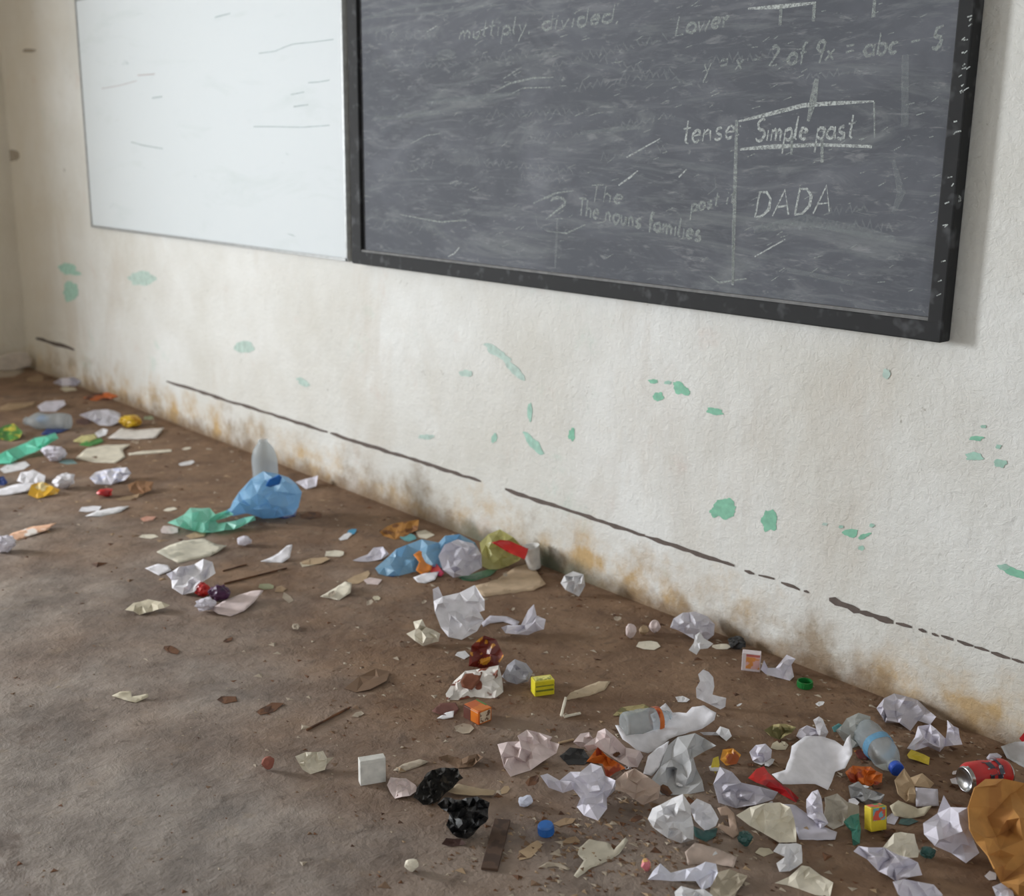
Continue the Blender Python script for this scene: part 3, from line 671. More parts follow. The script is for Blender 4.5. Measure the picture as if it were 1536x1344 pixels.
# clear bottle
def pet_bottle(name, label, A, D, L, r, capm, labelm=None, seed=0, lab=(.45, .6), group=None, dent=.12, tall=False):
    o = empty(name, A); tag(o, label, 'bottle', group); o.rotation_euler = axis_rot(D)
    k = L/.21
    lathe('bottle_body', [(0, .006), (r*.55, .002), (r*.9, 0), (r, .008*k), (r, .04*k), (r*.95, .05*k), (r, .06*k), (r, .085*k), (r*.95, .095*k), (r, .105*k), (r, .135*k), (r*.85, .155*k), (r*.55, .175*k), (r*.40, .184*k), (r*.40, .20*k)] if not tall else [(0, .006), (r*.9, 0), (r, .008), (r, .1), (r*.95, .105), (r, .11), (r, .215), (r*.96, .235), (r*.8, .26), (r*.5, .28), (r*.38, .288), (r*.38, .296)], CLEAR, o, 24, True, dent, seed)
    if not tall: lathe('neck_ring', [(r*.42, .186*k), (r*.5, .187*k), (r*.5, .190*k), (r*.42, .191*k)], CLEAR, o, 20)
    if capm: lathe('bottle_cap', [(r*.46, .191*k), (r*.48, .193*k), (r*.48, .207*k), (r*.42, .21*k), (0, .21*k)], capm, o, 20, False)
    if labelm:
        lathe('label_band', [(r*1.03, lab[0]*L), (r*1.05, (lab[0]+.02)*L), (r*1.05, (lab[1]-.02)*L), (r*1.03, lab[1]*L)], labelm, o, 24, True, dent, seed)
    return o
A = on_floor(*px('G', 735, 225), .033); Bq = on_floor(*px('G', 880, 400), .026)
pet_bottle('plastic_bottle', 'clear plastic bottle with blue cap and pale blue label near the can', A, (Bq-A).normalized(), max(.17, (Bq-A).length*1.12), .034, solid((40, 84, 190), .4), film((120, 178, 215), .15), 2, (.36, .5))
S('clear_wrap', 'crumpled clear plastic film against the blue-capped bottle', 'plastic film', 'G', film((205, 208, 206), .35, .15), [(585, 220), (640, 160), (700, 132), (760, 150), (760, 210), (730, 290), (670, 310), (620, 270)], f=.6, cr=.2, wad=.2)
S('blue_scrap', 'small pale blue wrapper scrap beside the clear film', 'wrapper', 'G', TEALP, [(565, 205), (600, 185), (630, 200), (615, 225), (575, 230)], f=.6, base=10)
# papers, right to left
S('kraft_cardboard', 'large torn brown cardboard sheet leaning at the right edge', 'cardboard', 'G', KRAFT, [(1285, 510), (1340, 470), (1430, 465), (1540, 490), (1660, 560), (1740, 700), (1740, 960), (1640, 1090), (1510, 1062), (1420, 990), (1385, 920), (1352, 852), (1292, 784), (1260, 720), (1252, 610)], f=.32, cr=.22, dens=9, thick=.003)
S('crumpled_paper', 'white crumpled paper with a raised point beside the brown cardboard', 'paper', 'G', LILAC, [(1098, 640), (1130, 548), (1165, 608), (1250, 612), (1262, 700), (1310, 840), (1242, 892), (1170, 842), (1085, 805), (1030, 745), (1026, 690)], f=.45, cr=.24, wad=.16, dens=8)
S('paper_scrap', 'grey lilac crumple balanced on top of the red can', 'paper', 'G', LILAC2, [(1345, 360), (1362, 338), (1400, 335), (1425, 352), (1405, 378), (1360, 375)], f=.4, base=112, cr=.2, wad=.2, dens=5)
S('grey_card', 'grey card flap behind the can at the right edge', 'cardboard', 'G', GREY, [(1420, 302), (1490, 280), (1560, 275), (1640, 320), (1640, 420), (1540, 410), (1450, 360)], f=.35, cr=.12, thick=.002)
S('red_wrapper', 'small red wrapper corner at the right edge behind the grey card', 'wrapper', 'G', RED, [(1512, 262), (1536, 232), (1580, 240), (1590, 280), (1530, 282)], f=.5, cr=.2)
S('crumpled_paper', 'dusty lilac crumpled paper lying closest to the wall behind the bottle', 'paper', 'G', LILAC2, [(790, 108), (830, 58), (880, 34), (940, 48), (1000, 68), (1045, 112), (1092, 152), (1062, 192), (1000, 172), (962, 224), (905, 182), (835, 182)], f=.35, cr=.3, wad=.14, dens=9)
S('crumpled_paper', 'white crumpled paper with upright flap above the yellow wrapper', 'paper', 'G', LILAC, [(944, 312), (985, 255), (1000, 200), (1062, 190), (1118, 240), (1140, 262), (1148, 168), (1182, 200), (1205, 210), (1225, 292), (1135, 302), (1110, 330), (1050, 302), (985, 322)], f=.4, cr=.28, wad=.13, dens=9)
S('yellow_wrapper', 'twisted yellow wrapper between the bottle and the can', 'wrapper', 'G', YELLOW, [(945, 345), (965, 318), (1000, 330), (1060, 358), (1055, 396), (1000, 375), (955, 362)], f=.3, cr=.2, wad=.15, dens=5)
S('white_sheet', 'large clean white sheet with curled corners left of the bottle', 'paper', 'G', WHITE, [(262, 442), (330, 420), (352, 360), (362, 300), (430, 250), (520, 252), (580, 272), (622, 302), (640, 262), (660, 240), (668, 340), (632, 412), (582, 430), (565, 480), (545, 522), (482, 492), (400, 492), (318, 492)], f=.34, base=18, cr=.28, dens=9, smooth=True)
S('rolled_paper', 'short white paper roll standing behind the large white sheet', 'paper', 'G', WHITE, [(470, 168), (500, 150), (520, 165), (548, 230), (530, 262), (500, 255)], f=.9, cr=.1, wad=.25, dens=5, base=15)
S('crumpled_paper', 'lilac rounded paper lump behind the white sheet beside the leaf litter', 'paper', 'G', LILAC2, [(385, 250), (400, 215), (440, 195), (490, 215), (510, 250), (470, 275), (410, 272)], f=.5, cr=.2, wad=.22)
S('leaf_litter', 'tangle of straw and pale green leaf shreds above the white sheet', 'leaf litter', 'G', STRAW, [(222, 220), (270, 192), (330, 188), (385, 205), (360, 235), (300, 268), (255, 250)], f=.25, cr=.35, dens=9)
S('crumpled_paper', 'small lilac crumple left of the large white sheet', 'paper', 'G', LILAC, [(148, 330), (180, 295), (230, 288), (262, 320), (258, 360), (215, 392), (165, 375)], f=.5, cr=.3, wad=.2)
Fl('tan_scrap', 'torn cream scrap above the small lilac crumple', 'paper', 'G', CREAM2, (250, 272, 350, 322))
S('red_wrapper', 'bright red wrapper strip poking out from under the white sheet', 'wrapper', 'G', RED, [(142, 462), (185, 415), (222, 402), (242, 432), (295, 482), (355, 520), (398, 562), (385, 585), (310, 545), (230, 502)], f=.3, cr=.16, wad=.1)
S('lilac_sheet', 'lilac grey draped sheet left of the red wrapper', 'paper', 'P', LILAC2, [(1080, 1150), (1098, 1158), (1112, 1174), (1140, 1180), (1167, 1188), (1160, 1199), (1134, 1207), (1104, 1212), (1078, 1204), (1070, 1176)], f=.4, cr=.2, dens=8)
S('cream_sheet', 'off-white folded sheet with a drooping flap below the lilac sheet', 'paper', 'G', CREAM, [(82, 650), (150, 610), (232, 588), (300, 585), (355, 610), (372, 660), (386, 785), (300, 788), (222, 742), (150, 702)], f=.35, cr=.2, dens=8, base=8)
S('lilac_sheet', 'long lilac paper tongue pointing right under the off-white folded sheet', 'paper', 'G', LILAC2, [(300, 590), (380, 598), (436, 640), (500, 700), (592, 735), (582, 772), (492, 776), (400, 772), (374, 690)], f=.28, cr=.16)
S('crumpled_paper', 'white crumpled paper drooping below the off-white folded sheet', 'paper', 'G', WHITE2, [(298, 792), (385, 790), (412, 800), (416, 890), (352, 932), (300, 936), (284, 892), (328, 860), (268, 832)], f=.4, cr=.24, wad=.1)
Fl('tan_scrap', 'curled tan scrap left of the drooping white paper', 'paper', 'G', CREAM2, (180, 808, 275, 862))
S('white_sheet', 'creased pale sheet lowest in the picture right of centre', 'paper', 'G', CREAM, [(278, 992), (350, 960), (412, 903), (452, 910), (572, 990), (556, 1062), (482, 1052), (400, 1022)], f=.2, cr=.2)
S('crumpled_paper', 'tightly crinkled white strip between the flap sheet and the yellow box', 'paper', 'G', LILAC, [(436, 570), (465, 530), (495, 520), (512, 560), (522, 640), (548, 690), (505, 722), (470, 672), (440, 652)], f=.5, cr=.3, wad=.16, dens=8)
S('tan_sheet', 'dusty tan grey sheet left of the yellow printed box', 'paper', 'G', paper((176, 168, 156)), [(528, 560), (592, 540), (642, 582), (702, 600), (704, 650), (622, 700), (572, 722), (530, 692)], f=.3, cr=.2)
Fl('paper_scrap', 'small bright white scrap above the yellow printed box', 'paper', 'G', WHITE, (638, 560, 702, 612), base=20)
S('teal_wrapper', 'dark teal wrapper tail hanging left of the yellow printed box', 'wrapper', 'G', TEALW, [(624, 682), (660, 650), (702, 640), (712, 722), (706, 792), (672, 805), (664, 732)], f=.3, cr=.22, wad=.1)
carton('printed_box', 'small yellow box with red and blue print on its side', 'box', 'G', (785, 720), (.040, .022, .050), 22, YELLOW, [('top', (.1, .1, .9, .9), paper((90, 150, 80), .4, (220, 90, 70), 60, (.5, .53), 0)), ('front', (.12, .45, .9, .97), paper((120, 180, 190), .4, (214, 90, 70), 70, (.5, .53), 0))], (-12, 4), .004)
S('foil_wrapper', 'grey and black foil wrapper right of the white sheet', 'wrapper', 'G', FOIL, [(648, 502), (700, 478), (732, 510), (832, 545), (812, 592), (740, 597), (660, 562)], f=.35, cr=.3, wad=.1)
S('orange_wrapper', 'orange brown snack wrapper just below the clear bottle', 'wrapper', 'G', ORANGE, [(632, 432), (670, 398), (762, 404), (822, 440), (816, 492), (742, 502), (660, 482)], f=.3, cr=.24, wad=.08)
S('paper_scrap', 'cream paper crescent under the cap of the clear bottle', 'paper', 'G', CREAM, [(788, 398), (830, 388), (900, 400), (915, 418), (880, 432), (820, 420)], f=.2)
S('maroon_wrapper', 'dark red brown wrapper bit left of the bottle shoulder', 'wrapper', 'G', MAROON, [(678, 325), (720, 310), (755, 340), (745, 372), (700, 362)], f=.3)
S('tan_card', 'folded tan card strips left of the can', 'cardboard', 'G', TAN, [(882, 472), (930, 412), (962, 460), (1022, 438), (1082, 490), (1062, 512), (982, 502), (988, 592), (940, 582), (900, 542)], f=.3, cr=.22, thick=.0015)
S('grey_card', 'square lilac grey card scrap over the tan card strips', 'cardboard', 'G', LILAC2, [(988, 510), (1100, 518), (1106, 602), (990, 606)], f=.35, cr=.08, base=12, thick=.0012)
S('cream_sheet', 'curved cream paper boat right of the yellow printed box', 'paper', 'G', CREAM2, [(858, 602), (900, 574), (1000, 616), (1072, 600), (1032, 652), (960, 667), (880, 652)], f=.4, cr=.14)
Fl('lilac_scrap', 'lilac scrap tucked against the right side of the yellow box', 'paper', 'G', LILAC2, (835, 640, 905, 704))
Fl('teal_wrapper', 'flat dark teal wrapper below the cream paper boat', 'wrapper', 'G', DTEAL, (900, 660, 1002, 704))
S('crumpled_paper', 'cream folded wad on top of the lowest lilac crumple', 'paper', 'G', CREAM, [(822, 812), (880, 740), (912, 734), (982, 744), (1006, 830), (1000, 862), (930, 862), (870, 850)], f=.45, cr=.18, wad=.1, base=25)
S('crumpled_paper', 'lilac white crumpled page under the cream folded wad', 'paper', 'G', LILAC, [(674, 832), (700, 805), (748, 812), (830, 812), (900, 850), (1000, 888), (1022, 952), (960, 962), (890, 985), (800, 932), (742, 872)], f=.4, cr=.28, wad=.12, dens=9)
S('crumpled_paper', 'lilac crumple cut by the bottom edge below the cream folded wad', 'paper', 'G', LILAC, [(872, 985), (930, 972), (1000, 985), (1080, 1000), (1125, 1050), (1110, 1120), (980, 1120), (900, 1050)], f=.4, cr=.3, wad=.12)
B('green_ball', 'dark teal green ball of foil beside the lowest lilac crumple', 'foil ball', 'G', DTEAL, (1012, 806, 1092, 872), crease=.2)
Fl('paper_scrap', 'small white scrap beneath the lower edge of the brown cardboard', 'paper', 'G', WHITE, (1338, 930, 1402, 982))
S('crumpled_paper', 'lilac crumple at the bottom edge under the brown cardboard', 'paper', 'G', LILAC, [(1375, 1010), (1420, 992), (1480, 1030), (1490, 1090), (1400, 1080)], f=.4, cr=.3, wad=.12)
# ================================================================== big heap, lower centre
S('pink_sheet', 'pinkish white folded page at the left end of the paper heap', 'paper', 'E', PINK, [(62, 332), (120, 318), (190, 314), (178, 282), (232, 248), (300, 264), (378, 290), (362, 312), (418, 330), (402, 382), (322, 432), (252, 482), (138, 518), (100, 462)], f=.3, cr=.2, dens=9)
stick('cord_end', 'thin frayed cord running from the pinkish page to the heap', 'cord', 'E', (415, 325), (500, 305), .003, TAN)
S('crumpled_paper', 'small white cube-like crumple at the upper left of the heap', 'paper', 'E', PINK, [(498, 320), (540, 270), (590, 262), (612, 300), (590, 345), (540, 350)], f=.5, cr=.2, wad=.2)
S('black_wrapper', 'black crumpled plastic in the hollow under the small white crumple', 'wrapper', 'E', BLACKC, [(420, 400), (480, 350), (560, 360), (600, 420), (560, 450), (470, 450)], f=.15, cr=.2)
S('lilac_sheet', 'lilac pleated page above the orange printed wrapper', 'paper', 'E', PINK, [(630, 290), (640, 258), (682, 240), (742, 290), (800, 350), (882, 368), (902, 402), (870, 464), (822, 462), (762, 432), (702, 392), (642, 352), (582, 372), (560, 340)], f=.45, base=10, cr=.28, dens=9)
S('orange_wrapper', 'orange printed wrapper in the middle of the heap', 'wrapper', 'E', ORANGE, [(575, 432), (640, 348), (692, 400), (762, 440), (800, 470), (745, 492), (692, 530), (668, 444), (620, 440)], f=.4, cr=.2, base=20)
S('crumpled_paper', 'sprawling lilac crumple below the orange printed wrapper', 'paper', 'E', LILAC, [(308, 512), (350, 500), (420, 540), (482, 490), (540, 490), (600, 440), (662, 460), (682, 512), (742, 540), (744, 592), (692, 642), (694, 702), (642, 772), (560, 742), (518, 692), (540, 642), (500, 592), (440, 612), (358, 582)], f=.36, cr=.3, wad=.08, dens=10)
pet_bottle('plastic_bottle', 'clear plastic bottle end with orange band half buried under white sheet', on_floor(*px('E', 790, 225), .034), (HX*.9+HY*.3+Vector((0, 0, .05))).normalized(), .13, .032, None, ORANGE, 5, (.62, .72))
S('white_sheet', 'big twisted white sheet across the top of the heap', 'paper', 'E', WHITE, [(942, 162), (1030, 94), (1072, 150), (1150, 152), (1182, 118), (1252, 108), (1322, 150), (1312, 192), (1242, 242), (1142, 272), (1050, 302), (1000, 352), (930, 384), (860, 362), (782, 302), (740, 222), (765, 222), (802, 282), (900, 272), (962, 248), (958, 202)], f=.4, base=30, cr=.30, dens=11, smooth=True)
S('white_sheet', 'bright white triangular fold leaning on the grey page', 'paper', 'E', WHITE, [(902, 500), (928, 402), (980, 355), (1052, 312), (1022, 402), (1000, 462), (950, 514)], f=.55, cr=.1, base=14)
S('grey_sheet', 'shadowy grey page in the heap right of the white triangular fold', 'paper', 'E', GREY, [(1000, 462), (1042, 340), (1100, 290), (1200, 268), (1322, 340), (1190, 410), (1242, 540), (1254, 602), (1150, 622), (1005, 622), (930, 562)], f=.35, cr=.26, dens=9)
S('tan_crumple', 'brownish pink crumple in front of the white triangular fold', 'paper', 'E', paper((192, 170, 156)), [(742, 540), (800, 490), (852, 470), (932, 520), (1002, 572), (992, 642), (900, 682), (802, 612), (738, 592)], f=.4, cr=.26, wad=.1)
S('crumpled_paper', 'round white crumpled ball in front of the grey page', 'paper', 'E', WHITE2, [(928, 762), (955, 700), (1000, 680), (1070, 642), (1130, 618), (1172, 680), (1192, 800), (1192, 882), (1120, 902), (1042, 872), (960, 812)], f=.5, cr=.3, wad=.22, dens=9)
S('curled_paper', 'white cupped paper shell attached beside the round crumpled ball', 'paper', 'E', WHITE, [(1162, 692), (1210, 644), (1290, 680), (1336, 762), (1320, 802), (1262, 832), (1200, 772)], f=.6, cr=.18, wad=.06)
S('teal_wrapper', 'dark teal shard under the white cupped paper', 'wrapper', 'E', DTEAL, [(1188, 800), (1250, 830), (1330, 812), (1320, 862), (1262, 894), (1200, 862)], f=.2, cr=.14)
S('tan_card', 'looped tan card strip between the cupped paper and the folded sheet', 'cardboard', 'E', paper((190, 164, 146)), [(1330, 700), (1380, 688), (1425, 730), (1452, 850), (1420, 872), (1330, 812), (1335, 790), (1400, 810), (1390, 740), (1350, 742)], f=.3, cr=.12, thick=.002)
B('green_ball', 'small dark green scrunched wrapper left below the folded off-white sheet', 'foil ball', 'E', DTEAL, (1440, 830, 1535, 915))
S('yellow_wrapper', 'yellow wrapper twist right of the grey page', 'wrapper', 'E', YELLOW, [(1292, 462), (1305, 412), (1335, 400), (1342, 452), (1318, 502)], f=.5, cr=.2)
S('brown_wrapper', 'orange brown scrunched wrapper beside the yellow twist', 'wrapper', 'E', ORBRN, [(1345, 420), (1360, 362), (1420, 355), (1465, 392), (1440, 445), (1380, 455)], f=.4, cr=.3, wad=.15)
S('crumpled_paper', 'small bright crumple right of the twisted white sheet', 'paper', 'E', WHITE2, [(1228, 262), (1320, 262), (1345, 228), (1395, 245), (1412, 285), (1380, 314), (1340, 280), (1250, 278)], f=.4, cr=.24, wad=.1)
Fl('paper_scrap', 'small pale torn scrap above the twisted white sheet', 'paper', 'E', WHITE2, (1080, 52, 1170, 92))
Fl('tan_leaf', 'dry tan leaf scrap left of the twisted white sheet', 'leaf', 'E', STRAW, (720, 105, 952, 172), .2, cr=.14)
stick('white_stick', 'upright arm of a bent white straw left of the heap', 'straw', 'E', (430, 172), (455, 62), .0035, CREAM, (.002, .03))
stick('white_stick', 'flat arm of a bent white straw left of the heap', 'straw', 'E', (448, 174), (540, 154), .0035, CREAM)
S('tan_card', 'flat tan card strip above the bent straw', 'cardboard', 'C', paper((190, 170, 142)), [(1345, 1085), (1380, 1045), (1530, 985), (1592, 985), (1560, 1030), (1480, 1060)], f=.05, cr=.06, thick=.0015)
cap('bottle_cap', 'blue plastic bottle cap on the floor below the heap', 'bottle cap', 'E', (343, 845), .0165, .022, solid((42, 104, 180), .4), (6, 0))
B('paper_pellet', 'tiny pale blue paper pellet left of the sprawling lilac crumple', 'paper', 'E', paper((214, 218, 236)), (182, 615, 268, 690), sub=2)
S('dusty_paper', 'dirty pale torn paper with a ragged tail below the blue cap', 'paper', 'E', paper((198, 190, 172)), [(528, 932), (590, 878), (702, 900), (732, 942), (800, 868), (815, 885), (765, 962), (702, 1002), (602, 1042), (522, 1102), (502, 1088), (542, 1030), (560, 1000), (525, 965)], f=.14, cr=.14)
Fl('tan_scrap', 'long tan peel strip below the blue cap', 'paper', 'E', TAN, (160, 895, 330, 990), .5, cr=.14)
Fl('tan_scrap', 'tan sliver right of the long tan peel strip', 'paper', 'E', TAN2, (430, 862, 548, 905), .1)
Fl('tan_scrap', 'tan sliver level with the blue cap on its right', 'paper', 'E', TAN2, (388, 752, 520, 800), .15)
S('tan_scrap', 'curved tan peel left of the dirty torn paper', 'paper', 'E', DUSTY, [(296, 1042), (350, 1010), (430, 1018), (480, 1048), (470, 1058), (400, 1035), (340, 1040)], f=.15)
B('pink_pellet', 'tiny pink and orange sweet wrapper pellet near the bottom edge', 'wrapper', 'E', paper((226, 130, 140), .5, (236, 190, 120), 60), (884, 985, 948, 1065), sub=2)
S('pink_sheet', 'pinkish tan page corner behind the folded white strip', 'paper', 'E', paper((200, 180, 168)), [(1142, 952), (1200, 898), (1322, 930), (1442, 982), (1422, 1042), (1320, 1022), (1222, 1022), (1160, 1028)], f=.3, cr=.16)
S('folded_strip', 'folded white paper strip near the bottom edge', 'paper', 'E', paper((222, 222, 236)), [(928, 1112), (1000, 1018), (1060, 1072), (1150, 1050), (1202, 1040), (1262, 1008), (1322, 1020), (1332, 1072), (1292, 1152), (1240, 1172), (1205, 1120), (1000, 1114)], f=.4, cr=.2)
S('tan_sheet', 'dull tan page right of the folded white strip', 'paper', 'E', paper((176, 164, 144)), [(1320, 1072), (1400, 1050), (1502, 1090), (1440, 1180), (1420, 1240), (1280, 1240), (1290, 1152)], f=.15, cr=.2)
S('crumpled_paper', 'white crumple cut by the bottom edge below the folded white strip', 'paper', 'E', WHITE2, [(1082, 1182), (1120, 1148), (1200, 1170), (1250, 1165), (1300, 1200), (1320, 1262), (1150, 1270), (1090, 1240)], f=.4, cr=.25, wad=.12)
# ================================================================== along the wall, right of centre
B('crumpled_paper', 'first tiny brownish crumple of the three left of the white bag', 'paper', 'D', PINK, (162, 235, 232, 332), sub=2)
B('crumpled_paper', 'middle tiny tan crumple of the three left of the white bag', 'paper', 'D', TAN, (238, 240, 312, 312), sub=2)
B('crumpled_paper', 'right tiny crumple of the three left of the white bag', 'paper', 'D', PINK, (312, 208, 392, 300), sub=2)
S('white_bag', 'rounded white plastic bag lump near the wall', 'plastic bag', 'D', MILKY, [(448, 262), (470, 205), (530, 166), (610, 158), (690, 192), (735, 242), (728, 310), (690, 340), (600, 335), (540, 300)], f=.5, cr=.2, wad=.24, dens=9)
S('crumpled_paper', 'small crinkled paper in front of the white bag lump', 'paper', 'D', WHITE2, [(568, 405), (600, 360), (610, 310), (640, 290), (665, 330), (725, 365), (690, 395), (640, 400), (618, 436)], f=.45, cr=.26, wad=.1)
Fl('paper_scrap', 'flat off-white scrap left of the white bag lump', 'paper', 'D', CREAM, (230, 345, 395, 405))
Fl('paper_scrap', 'thin cream scrap between white bag and black lump', 'paper', 'D', CREAM, (705, 362, 842, 402))
B('black_lump', 'black crumpled plastic lump against the wall foot', 'plastic', 'D', BLACKC, (818, 318, 932, 402))
carton('printed_carton', 'small open white carton with orange print standing near the wall', 'carton', 'D', (965, 530), (.050, .026, .052), -14, paper((226, 214, 218), .6), [('front', (.22, .15, .96, .80), paper((226, 150, 80), .45, (222, 176, 172), 40, (.5, .54), 0)), ('front', (.22, .82, .96, .95), paper((206, 110, 100), .45))], (0, 0))
S('crumpled_paper', 'lilac paper with a raised ear right of the printed carton', 'paper', 'D', LILAC, [(1028, 530), (1050, 470), (1075, 520), (1125, 520), (1165, 470), (1195, 435), (1252, 462), (1225, 500), (1242, 575), (1215, 602), (1130, 580), (1060, 560)], f=.5, cr=.24, wad=.1)
cap('bottle_cap', 'open green plastic lid on bare floor near the wall', 'bottle cap', 'D', (1310, 640), .0205, .017, solid((24, 120, 52), .4), open_=True)
S('crumpled_paper', 'upright zigzag white paper between heap and wall', 'paper', 'D', WHITE, [(628, 560), (660, 530), (695, 545), (725, 580), (732, 640), (720, 690), (808, 712), (802, 770), (770, 786), (700, 752), (618, 712), (614, 650), (640, 605)], f=.6, cr=.2, wad=.08, dens=8)
# ================================================================== middle group
S('big_paper', 'large white cupped sheet in the middle of the floor', 'paper', 'C', WHITE, [(660, 502), (690, 488), (712, 540), (800, 520), (880, 480), (932, 560), (932, 612), (905, 622), (928, 662), (892, 722), (812, 767), (742, 752), (702, 702), (672, 622)], f=.55, cr=.2, wad=.05, dens=9)
S('lilac_strip', 'curved lilac strip linking the large cupped sheet to the boat-shaped paper', 'paper', 'C', LILAC2, [(915, 680), (960, 640), (1050, 645), (1115, 672), (1100, 695), (1030, 672), (960, 680), (925, 700)], f=.3, cr=.1)
S('boat_paper', 'boat-shaped white crumple right of the large cupped sheet', 'paper', 'C', LILAC, [(1018, 702), (1052, 690), (1122, 690), (1160, 612), (1190, 580), (1204, 640), (1252, 660), (1242, 712), (1160, 742), (1040, 732)], f=.45, cr=.2, wad=.08)
S('crumpled_paper', 'cream white crumple left of the large cupped sheet', 'paper', 'C', CREAM, [(522, 735), (570, 712), (558, 672), (605, 660), (625, 700), (700, 735), (690, 775), (610, 800), (570, 775)], f=.5, cr=.26, wad=.15)
S('snack_wrapper', 'maroon snack wrapper with yellow print below the large cupped sheet', 'wrapper', 'C', MAROON, [(848, 905), (862, 800), (905, 760), (930, 744), (992, 764), (1032, 850), (1002, 902), (930, 925)], f=.5, cr=.2, wad=.06)
Fl('paper_scrap', 'small white scrap left of the maroon snack wrapper', 'paper', 'C', WHITE2, (772, 822, 852, 868))
S('torn_packet', 'torn white packet with brown inside below the snack wrapper', 'packet', 'C', paper((226, 220, 214), .7, (120, 62, 40), 20, (.56, .6)), [(728, 1050), (770, 985), (830, 930), (930, 915), (1005, 900), (1022, 960), (1030, 1040), (985, 1075), (880, 1065), (800, 1082), (735, 1082)], f=.35, cr=.26, wad=.08, dens=9)
S('brown_flap', 'brown card flap lying on the torn white packet', 'cardboard', 'C', paper((128, 74, 50)), [(805, 985), (830, 945), (920, 935), (905, 985), (865, 1030), (815, 1015)], f=.4, base=22, cr=.1)
S('crumpled_film', 'greyish crinkled plastic between the packet and the yellow box', 'plastic film', 'C', film((196, 196, 204), .2), [(1022, 960), (1050, 900), (1090, 868), (1150, 890), (1185, 935), (1160, 985), (1100, 1000), (1050, 985)], f=.5, cr=.3, wad=.15)
carton('yellow_box', 'bright yellow small carton alone right of the snack wrapper', 'box', 'C', (1235, 1045), (.054, .034, .042), 18, paper((222, 208, 40), .45), [('top', (.08, .15, .92, .85), paper((232, 226, 130), .45, (150, 150, 60), 60, (.52, .56), 0)), ('front', (.05, .3, .95, .42), paper((120, 126, 40), .5)), ('front', (.05, .62, .95, .70), paper((140, 140, 44), .5))], (0, 0))
carton('orange_box', 'orange juice carton with white printed end, lying down', 'carton', 'C', (895, 1180), (.058, .042, .036), -48, paper((216, 118, 30), .4, (190, 90, 24), 20), [('side', (.1, .12, .9, .88), paper((226, 206, 180), .5, (120, 90, 70), 70, (.54, .58), 0)), ('front', (.0, .0, .45, .98), paper((96, 50, 38), .5)), ('top', (.05, .88, .7, .99), paper((70, 130, 60), .5))], (0, 0), ends=paper((230, 224, 214), .5))
S('paper_scrap', 'white pointed scrap left of the orange carton', 'paper', 'C', WHITE2, [(682, 1178), (730, 1148), (772, 1138), (768, 1172), (720, 1182)], f=.2)
S('dark_wrapper', 'dark maroon wrapper remnant behind the orange carton', 'wrapper', 'C', paper((104, 60, 50)), [(655, 1140), (700, 1100), (780, 1095), (800, 1130), (770, 1165), (700, 1160)], f=.1, cr=.15)
# wall-foot plastic pile
S('mustard_wrapper', 'mustard brown wrapper uppermost in the pile by the wall', 'wrapper', 'C', LEAF, [(382, 202), (420, 174), (502, 150), (588, 138), (582, 190), (522, 222), (462, 242), (400, 222)], f=.25, cr=.2)
Fl('teal_scrap', 'teal scrap under the mustard wrapper', 'wrapper', 'C', TEALP, (485, 208, 575, 252))
Fl('white_scrap', 'white curled scrap right of the teal scrap by the wall', 'paper', 'C', CREAM, (565, 190, 672, 240), cr=.16)
S('blue_bag', 'crumpled blue plastic bag by the wall with an orange wrapper on it', 'plastic bag', 'C', BLUEF2, [(358, 392), (430, 330), (522, 270), (602, 240), (692, 258), (725, 222), (802, 214), (882, 258), (905, 302), (760, 340), (692, 400), (562, 412), (482, 432), (420, 434), (378, 422)], f=.4, cr=.26, wad=.1, dens=10)
S('white_bag', 'lilac white plastic bag bundle on the blue bag', 'plastic bag', 'C', MILKY, [(690, 330), (720, 270), (790, 240), (870, 260), (915, 320), (918, 390), (850, 430), (770, 442), (712, 400)], f=.55, cr=.28, wad=.14, dens=9)
S('olive_bag', 'olive yellow plastic bag against the wall foot', 'plastic bag', 'C', OLIVE, [(905, 260), (950, 215), (1012, 188), (1082, 230), (1152, 300), (1112, 352), (1052, 382), (962, 402), (918, 382)], f=.55, cr=.24, wad=.08, dens=8)
S('red_wrapper', 'red wrapper lying on the olive bag', 'wrapper', 'C', RED, [(968, 258), (1010, 244), (1060, 248), (1162, 290), (1142, 347), (1062, 312)], f=.8, base=85, cr=.1)
S('orange_wrapper', 'upright orange wrapper strip on the front of the blue bag', 'wrapper', 'C', paper((222, 130, 36), .45), [(558, 322), (590, 300), (622, 310), (642, 350), (660, 372), (650, 402), (612, 432), (572, 402), (590, 360)], f=.5, base=4, cr=.12)
S('magenta_wrapper', 'magenta wrapper piece beside the upright orange strip', 'wrapper', 'C', MAGENTA, [(640, 382), (680, 368), (722, 418), (702, 436), (652, 418)], f=.4, base=4, cr=.12)
S('white_bowl', 'small white torn cup rim below the orange wrapper strip', 'paper', 'C', WHITE, [(558, 440), (620, 418), (692, 410), (672, 452), (620, 472), (580, 465)], f=.2, cr=.12)
Fl('navy_scrap', 'dark blue scrap at the front corner of the blue bag', 'wrapper', 'C', NAVY, (425, 400, 475, 442))
S('green_strip', 'dark green plastic strip below the white bag bundle', 'plastic', 'C', paper((72, 116, 84), .4), [(788, 432), (860, 425), (940, 400), (1002, 398), (960, 432), (870, 460), (820, 455)], f=.12, cr=.1)
